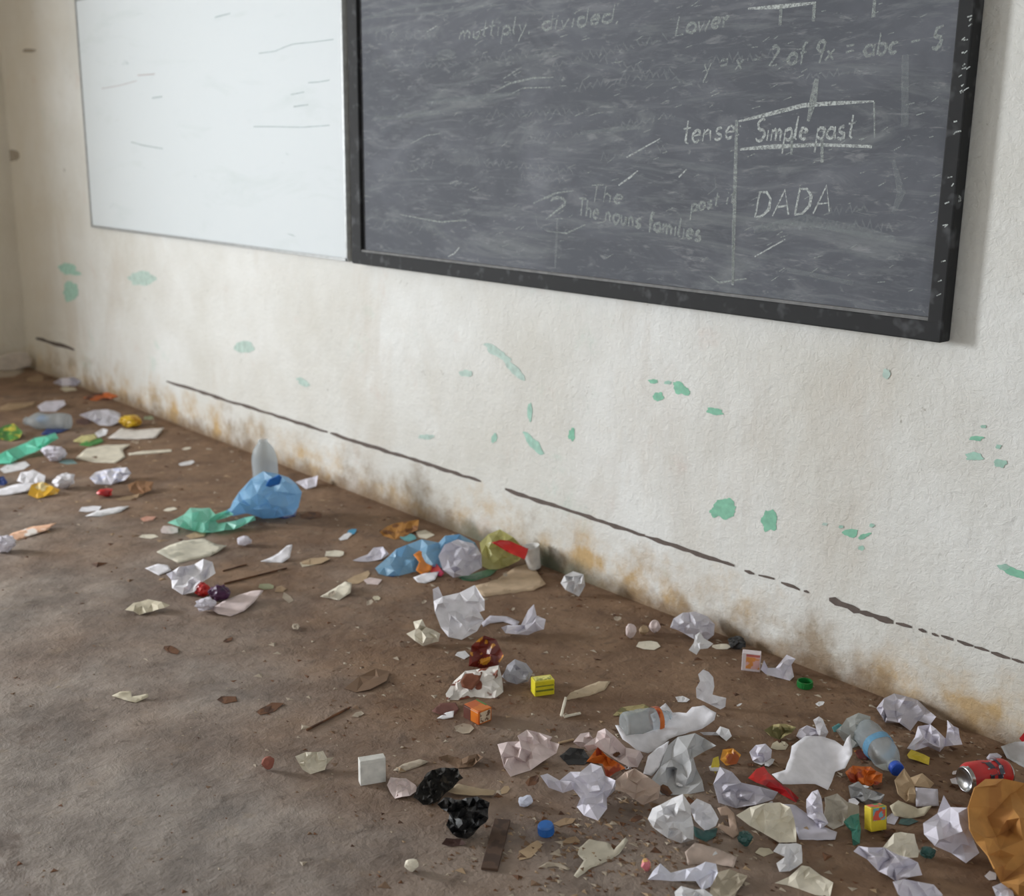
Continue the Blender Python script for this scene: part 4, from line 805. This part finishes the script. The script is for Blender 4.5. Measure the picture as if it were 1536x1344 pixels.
def paper_cup():
    P = on_floor(*px('C', 1195, 400), .0); o = empty('paper_cup', P); tag(o, 'small white cup leaning at the wall end of the plastic pile', 'cup'); o.rotation_euler = (math.radians(10), math.radians(-8), 0)
    lathe('cup_wall', [(.021, .002), (.0225, .01), (.031, .078), (.0325, .08), (.0318, .0815), (.0305, .079), (.0215, .012)], PLW, o, 28)
    lathe('cup_floor', [(.0225, .006), (0, .006)], PLW, o, 28)
    o.location.z = .005
paper_cup()
S('flat_card', 'flat tan cardboard piece in front of the plastic pile', 'cardboard', 'C', paper((196, 172, 144)), [(930, 542), (868, 492), (1000, 452), (1092, 388), (1182, 368), (1212, 422), (1252, 475), (1190, 507)], f=.03, cr=.05, thick=.003)
S('crumpled_paper', 'white crumpled ball alone right of the flat cardboard', 'paper', 'C', WHITE2, [(1330, 470), (1350, 430), (1395, 408), (1450, 425), (1458, 480), (1425, 540), (1395, 525), (1355, 505)], f=.55, cr=.3, wad=.18)
S('paper_piece', 'lilac white paper left of the blue bag', 'paper', 'C', LILAC, [(240, 352), (320, 320), (350, 285), (400, 280), (432, 318), (390, 345), (320, 358)], f=.35, cr=.2)
S('cream_paper', 'cream pointed paper below the blue bag on the left', 'paper', 'C', CREAM, [(72, 540), (140, 500), (200, 462), (235, 470), (230, 520), (170, 560)], f=.2, cr=.16)
Fl('tan_scrap', 'tan strip touching the cream pointed paper', 'paper', 'C', TAN, (205, 415, 345, 472), .35)
Fl('pink_scrap', 'pink scrap right of the tan strip', 'paper', 'C', PINK, (295, 438, 395, 482))
Fl('blue_scrap', 'small turquoise scrap above the lilac white paper', 'wrapper', 'C', paper((70, 150, 190)), (208, 185, 265, 216), .3)
Fl('white_scrap', 'white scrap touching the small turquoise scrap', 'paper', 'C', WHITE2, (165, 208, 245, 244), .4)
Fl('cream_scrap', 'cream scrap left of the lilac white paper', 'paper', 'C', CREAM, (88, 298, 200, 334))
Fl('cream_scrap', 'long pale scrap at the left of the cream scrap group', 'paper', 'C', CREAM2, (-40, 338, 120, 378), .2)
stick('dry_twig', 'long dark dry twig on the floor left of the orange carton', 'twig', 'C', (0, 1240), (225, 1122), .003, LEAFD)
Fl('leaf_scrap', 'flat brown leaf below the dry twig region', 'leaf', 'C', SOILP, (205, 930, 440, 1030), .3, cr=.12)
Fl('tan_scrap', 'dusty tan scrap below the orange carton', 'paper', 'C', DUSTY, (770, 1205, 880, 1260))
Fl('tan_scrap', 'little pale scrap under the long twig', 'paper', 'C', DUSTY, (235, 1140, 300, 1175), .3)
Fl('paper_scrap', 'tiny white fleck in front of the large cupped sheet', 'paper', 'C', CREAM2, (340, 535, 392, 560))
# ================================================================== blue bag with bottle, and papers below it
P = on_floor(*px('B', 1000, 590))
pet_bottle('plastic_bottle', 'tall clear bottle standing up inside the blue bag', Vector((P.x, P.y, .002)), (Vector((0, 0, 1))-HX*.04).normalized(), .30, .048, None, None, 9, dent=.05, tall=True)
BAG = S('blue_bag', 'light blue plastic bag wrapped round the standing bottle', 'plastic bag', 'B', BLUEF, [(690, 580), (742, 545), (760, 500), (800, 440), (882, 350), (962, 300), (1062, 318), (1132, 340), (1222, 440), (1200, 540), (1165, 590), (1100, 602), (962, 617), (852, 582), (762, 600)], f=.95, cr=.16, wad=.34, dens=11)
S('printed_label', None, None, 'B', paper((40, 120, 215), .4), [(978, 398), (1000, 355), (1070, 322), (1088, 340), (1072, 388), (1010, 406)], f=.95, base=268, cr=.04, parent=BAG)
S('navy_scrap', 'dark navy scrap under the lower right of the bottle bag', 'wrapper', 'B', NAVY, [(1060, 608), (1130, 575), (1190, 560), (1180, 600), (1110, 618)], f=.1)
S('green_bag', 'sea green plastic bag stretched out left of the bottle bag', 'plastic bag', 'B', GREENF, [(318, 645), (430, 590), (472, 545), (602, 545), (642, 590), (722, 560), (764, 590), (640, 632), (660, 650), (780, 630), (902, 600), (912, 627), (762, 692), (622, 712), (502, 702), (400, 672)], f=.28, cr=.26, wad=.05, dens=11)
Fl('tan_scrap', 'pale tan scraps under the left tip of the sea green bag', 'paper', 'B', PINK, (262, 665, 400, 725))
Fl('tan_scrap', 'pale tan strip under the middle of the sea green bag', 'paper', 'B', TAN, (430, 705, 600, 752), .15)
S('paper_tray', 'shallow cream paper tray with a grey middle', 'tray', 'B', paper((214, 208, 190), .7, (170, 166, 150), 12, (.5, .6)), [(248, 842), (330, 800), (422, 768), (562, 754), (642, 790), (718, 800), (602, 872), (482, 897), (400, 917), (320, 882)], f=.1, cr=.12, thick=.003)
S('white_sheet', 'small white flap at the left of the crumple below the tray', 'paper', 'B', WHITE, [(168, 952), (255, 922), (320, 930), (345, 965), (260, 1000), (215, 975)], f=.25, cr=.12)
S('crumpled_paper', 'white crumpled plastic-like paper below the cream tray', 'paper', 'B', WHITE, [(310, 990), (400, 940), (500, 925), (560, 888), (622, 910), (642, 985), (560, 1040), (500, 1110), (420, 1130), (350, 1085), (345, 1030)], f=.4, cr=.28, wad=.1, dens=9)
B('red_cloth', 'red cloth-like scrunch above the lilac crumple', 'wrapper', 'B', RED, (500, 1035, 612, 1142))
B('purple_cloth', 'dark purple scrunch right of the red scrunch', 'wrapper', 'B', PURPLE, (592, 1045, 742, 1172))
B('crumpled_paper', 'lilac crumple just below the red scrunch', 'paper', 'B', LILAC, (498, 1138, 652, 1248))
S('cream_strip', 'long cream paper strip sweeping right from the lilac crumple', 'paper', 'B', PINK, [(610, 1225), (700, 1170), (800, 1128), (900, 1102), (965, 1100), (900, 1180), (830, 1240), (740, 1275), (660, 1258)], f=.25, cr=.16)
S('cream_paper', 'cream torn paper left of the red scrunch', 'paper', 'B', CREAM2, [(35, 1232), (90, 1185), (190, 1160), (280, 1178), (335, 1200), (220, 1240), (130, 1265), (90, 1240)], f=.2, cr=.2)
Fl('green_scrap', 'pale green scrap at the tip of the long cream strip', 'wrapper', 'B', paper((150, 152, 120)), (925, 1050, 1035, 1098))
Fl('brown_leaf', 'dry brown leaf right of the pale green scrap', 'leaf', 'B', TAN2, (1030, 1065, 1120, 1120), .3)
Fl('tan_scrap', 'tan tab lying below the dry brown leaf', 'paper', 'B', DUSTY, (1085, 1120, 1165, 1180), -.5)
B('paper_pellet', 'small lilac pellet below the bottle bag', 'paper', 'B', LILAC, (785, 728, 888, 802), sub=2)
S('bird_paper', 'small white paper folded like a bird', 'paper', 'B', WHITE, [(945, 905), (1010, 880), (1065, 850), (1120, 800), (1158, 792), (1140, 880), (1090, 915), (1000, 912)], f=.45, cr=.14)
Fl('white_scrap', 'white sliver left of the sea green bag', 'paper', 'B', CREAM, (118, 720, 272, 758))
Fl('pink_scrap', 'pinkish sliver above the sea green bag tip', 'paper', 'B', paper((200, 150, 130)), (150, 602, 242, 636), .2)
Fl('white_scrap', 'thin white sliver above the sea green bag', 'paper', 'B', CREAM, (288, 540, 392, 570), .15)
Fl('white_scrap', 'white sliver high on the floor left of the bottle', 'paper', 'B', WHITE2, (385, 230, 512, 262), .15)
Fl('white_scrap', 'tiny sliver nearest the wall left of the bottle', 'paper', 'B', CREAM, (410, 138, 485, 156), .15)
S('paper_strip', 'thin straight cream strip left of the bottle', 'paper', 'B', CREAM, [(55, 180), (150, 165), (345, 152), (348, 168), (200, 182), (60, 192)], f=.05, cr=.03)
S('crumpled_paper', 'small lilac twist right of the bottle bag', 'paper', 'B', LILAC, [(1178, 372), (1250, 350), (1330, 328), (1318, 400), (1250, 420), (1215, 395)], f=.4, cr=.2, wad=.06)
Fl('brown_leaf', 'dark brown leaf right of the bottle bag foot', 'leaf', 'B', LEAFD, (1195, 568, 1375, 622), .1, cr=.14)
Fl('tan_scrap', 'tan leaf strip right of the paper bird', 'leaf', 'B', TAN, (1205, 880, 1400, 930), .15)
Fl('cream_scrap', 'cream scrap at the right of the tan leaf strip', 'paper', 'B', CREAM, (1368, 836, 1506, 872), .1)
stick('dry_twig', 'dark twig below the paper bird', 'twig', 'B', (700, 1055), (1120, 950), .003, LEAFD)
stick('dry_twig', 'short dark twig left of the paper bird', 'twig', 'B', (690, 970), (850, 925), .0025, LEAFD)
# ================================================================== far left group
S('corner_bag', 'dusty grey bag slumped in the far corner', 'bag', 'A', paper((196, 184, 170)), [(-30, 140), (60, 112), (150, 108), (185, 150), (175, 190), (90, 215), (-30, 215)], f=1.0, cr=.05, smooth=True)
S('tan_sheet', 'brownish card under the corner bag', 'cardboard', 'A', DUSTY, [(-30, 215), (100, 205), (150, 215), (80, 250), (-30, 256)], f=.05, cr=.05)
Fl('tan_scrap', 'tan scrap right of the corner bag', 'paper', 'A', TAN2, (145, 240, 262, 282), .1)
S('crumpled_paper', 'small lilac crumple near the far corner', 'paper', 'A', LILAC, [(305, 285), (350, 258), (420, 252), (468, 275), (440, 302), (360, 305)], f=.3, cr=.2, wad=.12)
Fl('cream_scrap', 'cream scrap below the lilac crumple near the far corner', 'paper', 'A', CREAM2, (345, 306, 445, 336))
S('orange_wrapper', 'orange brown wrapper lying close to the far wall', 'wrapper', 'A', paper((190, 96, 36), .5, (80, 36, 20), 16, (.5, .55)), [(475, 375), (540, 345), (620, 340), (685, 362), (620, 385), (550, 388)], f=.2, cr=.14)
S('brown_card', 'tan card with dark edge at the left picture edge', 'cardboard', 'A', TAN2, [(-20, 432), (50, 402), (140, 398), (210, 392), (190, 418), (80, 442), (-20, 450)], f=.1, cr=.05)
S('crumpled_paper', 'lilac grey wrapped crumple above the clear crushed bottle', 'paper', 'A', LILAC2, [(215, 420), (260, 392), (370, 386), (378, 410), (320, 450), (235, 450)], f=.3, cr=.2, wad=.1)
pet_bottle('plastic_bottle', 'crushed clear bottle with blue cap in the far left litter', on_floor(*px('A', 400, 510), .04), (on_floor(*px('A', 110, 505), .04)-on_floor(*px('A', 400, 510), .04)).normalized(), .24, .042, None, None, 4, dent=.2)
B('blue_scrunch', 'bright blue scrunched wrapper on the crushed clear bottle', 'wrapper', 'A', paper((70, 140, 205), .4), (205, 468, 288, 528), base=6, sub=2)
S('white_bag', 'white and pale blue bag beside the yellow cap end', 'plastic bag', 'A', MILKY, [(455, 470), (540, 442), (620, 438), (690, 460), (700, 505), (640, 532), (570, 528), (500, 490)], f=.35, cr=.2, wad=.1)
B('yellow_scrunch', 'yellow scrunched wrapper nearest the far wall', 'wrapper', 'A', paper((220, 178, 34), .4, (190, 140, 20), 20), (678, 465, 830, 538))
Fl('green_scrap', 'grey green tail right of the yellow scrunched wrapper', 'wrapper', 'A', paper((150, 160, 130)), (815, 475, 895, 498))
Fl('brown_scrap', 'dark brown scrap between clear bottle and white bag', 'wrapper', 'A', paper((88, 60, 54)), (430, 485, 530, 530))
S('navy_wrapper', 'navy wrapper below the crushed clear bottle', 'wrapper', 'A', NAVY, [(235, 582), (270, 548), (340, 545), (400, 548), (350, 572), (290, 588)], f=.2, cr=.14)
S('green_wrapper', 'green and yellow wrapper at the left picture edge', 'wrapper', 'A', GREENW, [(-30, 560), (30, 530), (80, 520), (130, 570), (110, 605), (60, 622), (-30, 600)], f=.3, cr=.2)
S('mint_bag', 'long mint green plastic bag in the far left litter', 'plastic bag', 'A', MINT, [(-20, 705), (100, 650), (200, 602), (318, 572), (338, 605), (245, 662), (150, 702), (60, 748), (-20, 752)], f=.3, cr=.2, wad=.08, dens=9)
S('olive_wrapper', 'pale olive wrapper right of the mint bag', 'wrapper', 'A', paper((196, 188, 130)), [(420, 622), (470, 590), (550, 580), (560, 605), (490, 635)], f=.3, cr=.16)
S('green_wrapper', 'deep green wrapper strip beside the pale olive wrapper', 'wrapper', 'A', paper((66, 140, 60), .4), [(455, 642), (510, 612), (585, 602), (595, 625), (520, 652)], f=.25, cr=.14)
B('crumpled_paper', 'lilac white ball at the right end of the mint bag', 'paper', 'A', LILAC, (238, 642, 385, 735))
S('crumpled_paper', 'white twist above the deep green wrapper', 'paper', 'A', WHITE2, [(545, 575), (590, 548), (622, 555), (610, 585), (565, 600)], f=.4, cr=.2)
S('white_sheet', 'flat white sheet closest to the far wall below the yellow wrapper', 'paper', 'A', paper((228, 222, 216)), [(622, 604), (700, 546), (790, 558), (945, 544), (895, 602), (780, 611)], f=.06, cr=.1)
S('cream_sheet', 'broad cream sheet in the far left litter', 'paper', 'A', CREAM, [(435, 720), (500, 662), (602, 645), (752, 638), (705, 672), (722, 712), (662, 748), (540, 742)], f=.1, cr=.1)
Fl('white_scrap', 'white flat scrap at the left picture edge below the mint bag', 'paper', 'A', WHITE2, (-20, 745, 195, 798), .2)
Fl('teal_scrap', 'dull teal scrap below the lilac white ball', 'wrapper', 'A', paper((120, 150, 150)), (330, 725, 450, 758))
S('crumpled_paper', 'soft white paper behind the yellow carton wrapper at left', 'paper', 'A', WHITE, [(98, 850), (120, 800), (190, 785), (262, 820), (255, 862), (170, 872)], f=.4, cr=.2, wad=.12)
B('crumpled_paper', 'white round ball right of the yellow carton wrapper at left', 'paper', 'A', WHITE, (302, 798, 440, 895))
S('white_sheet', 'stiff white sheet with dark underside at the left picture edge', 'paper', 'A', WHITE, [(-30, 905), (100, 868), (205, 862), (170, 905), (60, 930), (-30, 936)], f=.45, cr=.05)
S('navy_wrapper', 'navy and silver wrapper at the left picture edge', 'wrapper', 'A', NAVY, [(-30, 870), (-20, 830), (20, 822), (45, 860), (20, 876)], f=.4, cr=.2)
S('yellow_wrapper', 'yellow carton wrapper with white centre near the left edge', 'wrapper', 'A', paper((214, 164, 40), .45, (226, 206, 150), 14, (.55, .6)), [(160, 930), (180, 870), (250, 855), (345, 900), (330, 925), (215, 952)], f=.35, cr=.16, wad=.08)
S('crumpled_paper', 'lilac flattened crumple with ink lines in the far left litter', 'paper', 'A', LINED, [(515, 832), (550, 800), (640, 780), (730, 772), (755, 805), (720, 845), (640, 872), (550, 868)], f=.35, cr=.24, wad=.12)
S('brown_leaf', 'curled brown leaf right of the lilac flattened crumple', 'leaf', 'A', paper((140, 100, 66)), [(735, 872), (790, 850), (885, 855), (870, 905), (800, 935), (750, 915)], f=.3, cr=.2)
B('red_scrunch', 'small red scrunch below the lilac flattened crumple', 'wrapper', 'A', RED, (555, 892, 655, 945), sub=2)
Fl('white_scrap', 'white paper flake above the double white scrap', 'paper', 'A', WHITE, (452, 992, 585, 1030), .1)
S('white_scrap', 'long white paper flake below the red scrunch', 'paper', 'A', WHITE2, [(490, 1052), (560, 1022), (680, 1000), (745, 995), (690, 1030), (580, 1055)], f=.1, cr=.1)
S('peach_strip', 'peach and white paper strip at the left picture edge', 'paper', 'A', PEACH, [(20, 1190), (70, 1150), (180, 1115), (325, 1092), (270, 1135), (150, 1175), (70, 1205)], f=.15, cr=.1)
B('crumpled_paper', 'bluish white ball at the left picture edge by the peach strip', 'paper', 'A', LILAC, (-40, 1165, 95, 1258))
Fl('pink_scrap', 'pink fleck between red scrunch and sea green bag', 'paper', 'A', paper((206, 150, 128)), (800, 1050, 902, 1082), .15)
Fl('tan_scrap', 'tan paper sliver below the brown curled leaf', 'paper', 'A', TAN2, (650, 935, 800, 965), .1)
# ================================================================== lower left, bare floor
S('crumpled_paper', 'cream white crumple alone left of the white block', 'paper', 'J', CREAM, [(240, 325), (300, 300), (402, 293), (425, 335), (465, 328), (422, 372), (412, 402), (330, 428), (284, 402), (260, 362)], f=.4, cr=.28, wad=.12, dens=9)
carton('foam_block', 'square white foam block on bare floor', 'foam block', 'J', (685, 470), (.058, .022, .060), 20, solid((226, 224, 218), .7), [], (0, 0))
S('shell_paper', 'pinkish pleated scrap beside the black charred heap', 'paper', 'J', PINK, [(770, 490), (790, 445), (880, 452), (935, 490), (948, 520), (900, 552), (815, 568)], f=.2, cr=.2)
S('charred_heap', 'upper clump of charred black ash', 'ash', 'J', CHAR, [(920, 560), (960, 480), (1000, 420), (1080, 390), (1180, 395), (1210, 450), (1130, 520), (1070, 580), (980, 605)], f=.35, cr=.35, wad=.08, dens=13)
S('black_bag', 'black crumpled plastic bag below the charred ash', 'plastic bag', 'J', BLACKC, [(1060, 600), (1100, 560), (1200, 575), (1290, 555), (1362, 590), (1355, 680), (1290, 745), (1230, 800), (1170, 790), (1110, 720), (1130, 660)], f=.4, cr=.32, wad=.12, dens=12)
S('dark_scrap', 'dark maroon scrap at the foot of the black bag', 'wrapper', 'J', paper((70, 46, 40)), [(1085, 830), (1110, 795), (1200, 800), (1225, 830), (1150, 845)], f=.15, cr=.2)
S('tan_peel', 'tan paper peel lying across the charred heap', 'paper', 'J', paper((186, 164, 134)), [(1100, 520), (1180, 482), (1280, 505), (1402, 522), (1380, 548), (1260, 550), (1160, 540)], f=.15, base=14, cr=.1)
Fl('tan_scrap', 'small tan flake at the tip of the tan peel', 'paper', 'J', TAN, (1420, 495, 1482, 540), .4)
S('dusty_paper', 'dust covered scrap above the pinkish pleated scrap', 'paper', 'J', DUSTY, [(805, 405), (860, 370), (960, 340), (1010, 355), (950, 385), (860, 415)], f=.08, cr=.1)
S('leaf_litter', 'brown leaf shreds above the charred heap', 'leaf litter', 'J', SOILP, [(1065, 330), (1120, 315), (1200, 340), (1290, 310), (1325, 330), (1260, 385), (1180, 392), (1120, 360)], f=.1, cr=.3, dens=10)
B('brick_chip', 'reddish brick chip left of the cream white crumple', 'brick chip', 'J', paper((150, 92, 78), .9), (48, 325, 125, 405), sub=2, crease=.1)
B('chalk_crumb', 'pale chalk crumb near the bottom edge on bare floor', 'chalk', 'J', CREAM, (862, 918, 952, 988), sub=2, crease=.12)
def lath(label, R, a, b, w, th, mat):
    (xa, ya), (xb, yb) = px(R, *a), px(R, *b); A = on_floor(xa, ya); Bp = on_floor(xb, yb); d = Bp-A
    o = MB().box((0, -w/2, 0), (d.length, w/2, th)).obj('wood_strip', mat, None, .001); o.location = (A.x, A.y, .0005); o.rotation_euler = (0, 0, math.atan2(d.y, d.x)); tag(o, label, 'wood strip')
lath('dark brown wood strip below the black bag', 'J', (1360, 985), (1435, 700), .034, .006, paper((86, 64, 50), .8, (66, 48, 38), 30))
S('cream_paper', 'small cream crumple on bare floor at far lower left', 'paper', 'K', CREAM2, [(560, 880), (600, 860), (655, 856), (660, 885), (740, 870), (745, 885), (680, 915), (620, 900)], f=.2, cr=.16)
Fl('leaf_scrap', 'dark leaf fragment in the middle of the bare floor', 'leaf', 'K', LEAFD, (815, 628, 905, 668), -.3)
Fl('leaf_scrap', 'tiny dark leaf curl right of the dark leaf fragment', 'leaf', 'K', LEAFD, (1115, 590, 1170, 612), .3)
Fl('leaf_scrap', 'brown leaf at the right of the bare floor', 'leaf', 'K', LEAFD, (1075, 880, 1195, 920), .1)
Fl('leaf_scrap', 'dark brown leaf lowest on the right of the bare floor', 'leaf', 'K', LEAFD, (1270, 920, 1420, 972), .3)

# ------------------------------------------------------------------ loose soil and shredded bits nobody could count
def crumbs(name, label, cat, n, mats, zone, smin, smax, seed):
    rr = random.Random(seed); v = []; f = []; mi = []
    while len(f) < n*4:
        x, y = zone(rr)
        if not (0 < x < W+60 and 0 < y < H+60): continue
        P = on_floor(x, y)
        if P.y > -.02 or P.x < .02: continue
        r_ = rr.uniform(smin, smax)*(1 if rr.random() < .85 else 1.8); a = rr.uniform(0, 6.3); n0 = len(v); el = rr.uniform(.4, 1)
        for k in range(3):
            b = a + k*2.09 + rr.uniform(-.4, .4); v.append((P.x+r_*math.cos(b), P.y+r_*el*math.sin(b), .0004))
        v.append((P.x+rr.uniform(-.3, .3)*r_, P.y+rr.uniform(-.3, .3)*r_, r_*rr.uniform(.08, .35)))
        m_ = rr.randrange(len(mats))
        for q in ((0, 1, 3), (1, 2, 3), (2, 0, 3), (0, 2, 1)): f.append(tuple(n0+i for i in q)); mi.append(m_)
    me = mesh(name, v, f); o = link(name, me)
    for m in mats: me.materials.append(m)
    me.polygons.foreach_set('material_index', mi)
    tag(o, label, cat, kind='stuff')
def near_wall(rr):
    x = rr.uniform(150, 1560); return x, 545+.392*(x-60)+abs(rr.gauss(0, 45))
def heap(rr): return rr.gauss(1120, 210), rr.gauss(1190, 85)
def mid(rr): return rr.gauss(700, 170), rr.gauss(990, 110)
def lowc(rr): return rr.gauss(880, 110), rr.gauss(1270, 50)
def leftz(rr): return rr.gauss(180, 150), rr.gauss(690, 80)
def anyz(rr): return rr.uniform(0, 1500), rr.uniform(640, 1400)
crumbs('soil_crumbs', 'fallen plaster and soil crumbs along the wall foot', 'soil', 700, [SOILP, LEAFD, DUSTY, SOILP], near_wall, .003, .009, 1)
crumbs('litter_shreds', 'fine leaf and paper shreds under the big paper heap', 'litter', 700, [SOILP, DUSTY, LEAFD, SOILP, TAN2], heap, .003, .011, 2)
crumbs('litter_shreds', 'fine straw shreds on the floor below the blue cap', 'litter', 420, [DUSTY, SOILP, LEAFD, SOILP, TAN2], lowc, .003, .010, 3)
crumbs('litter_shreds', 'fine dark shreds across the middle of the floor', 'litter', 500, [SOILP, LEAFD, DUSTY], mid, .003, .010, 4)
crumbs('litter_shreds', 'fine shreds among the far left litter', 'litter', 260, [SOILP, DUSTY, LEAFD, TAN2], leftz, .006, .018, 5)
crumbs('soil_crumbs', 'sparse grit over the whole floor', 'grit', 500, [SOILP, LEAFD, DUSTY], anyz, .002, .006, 6)

# small pieces between the heap papers: slivers, flakes and dark bits that nothing tells apart
def bits(R, mats, label, group, cat, spots, w=(10, 26), seed=0):
    rr = random.Random(seed)
    for i, (x, y) in enumerate(spots):
        s = REG[R][2]; ww = rr.uniform(*w)*s/2; hh = ww*rr.uniform(.35, .75)
        Fl('torn_flake', label, cat, R, mats[i % len(mats)], (x-ww, y-hh, x+ww, y+hh), rr.uniform(-.4, .5), group, .22, rr.uniform(0, 10))
def around(n, cx, cy, sx, sy, seed):
    rr = random.Random(seed); return [(rr.gauss(cx, sx), rr.gauss(cy, sy)) for _ in range(n)]
def clip(pts): return [(x, min(1335, max(y, 560+.392*(x-60)+28))) for x, y in pts]
bits('P', [WHITE2], 'pale torn paper flake wedged between the heap papers', 'pale flakes in the paper heap', 'paper flake', clip(around(16, 1130, 1170, 150, 50, 5)), (8, 20), 1)
bits('P', [LEAFD], 'dark brown wrapper flake wedged between the heap papers', 'dark flakes in the paper heap', 'wrapper flake', clip(around(16, 1140, 1175, 150, 48, 9)), (10, 24), 2)
bits('P', [DUSTY], 'dusty flake scattered around the plastic pile by the wall', 'flakes around the plastic pile', 'paper flake', clip(around(12, 640, 860, 120, 50, 25)), (6, 16), 6)
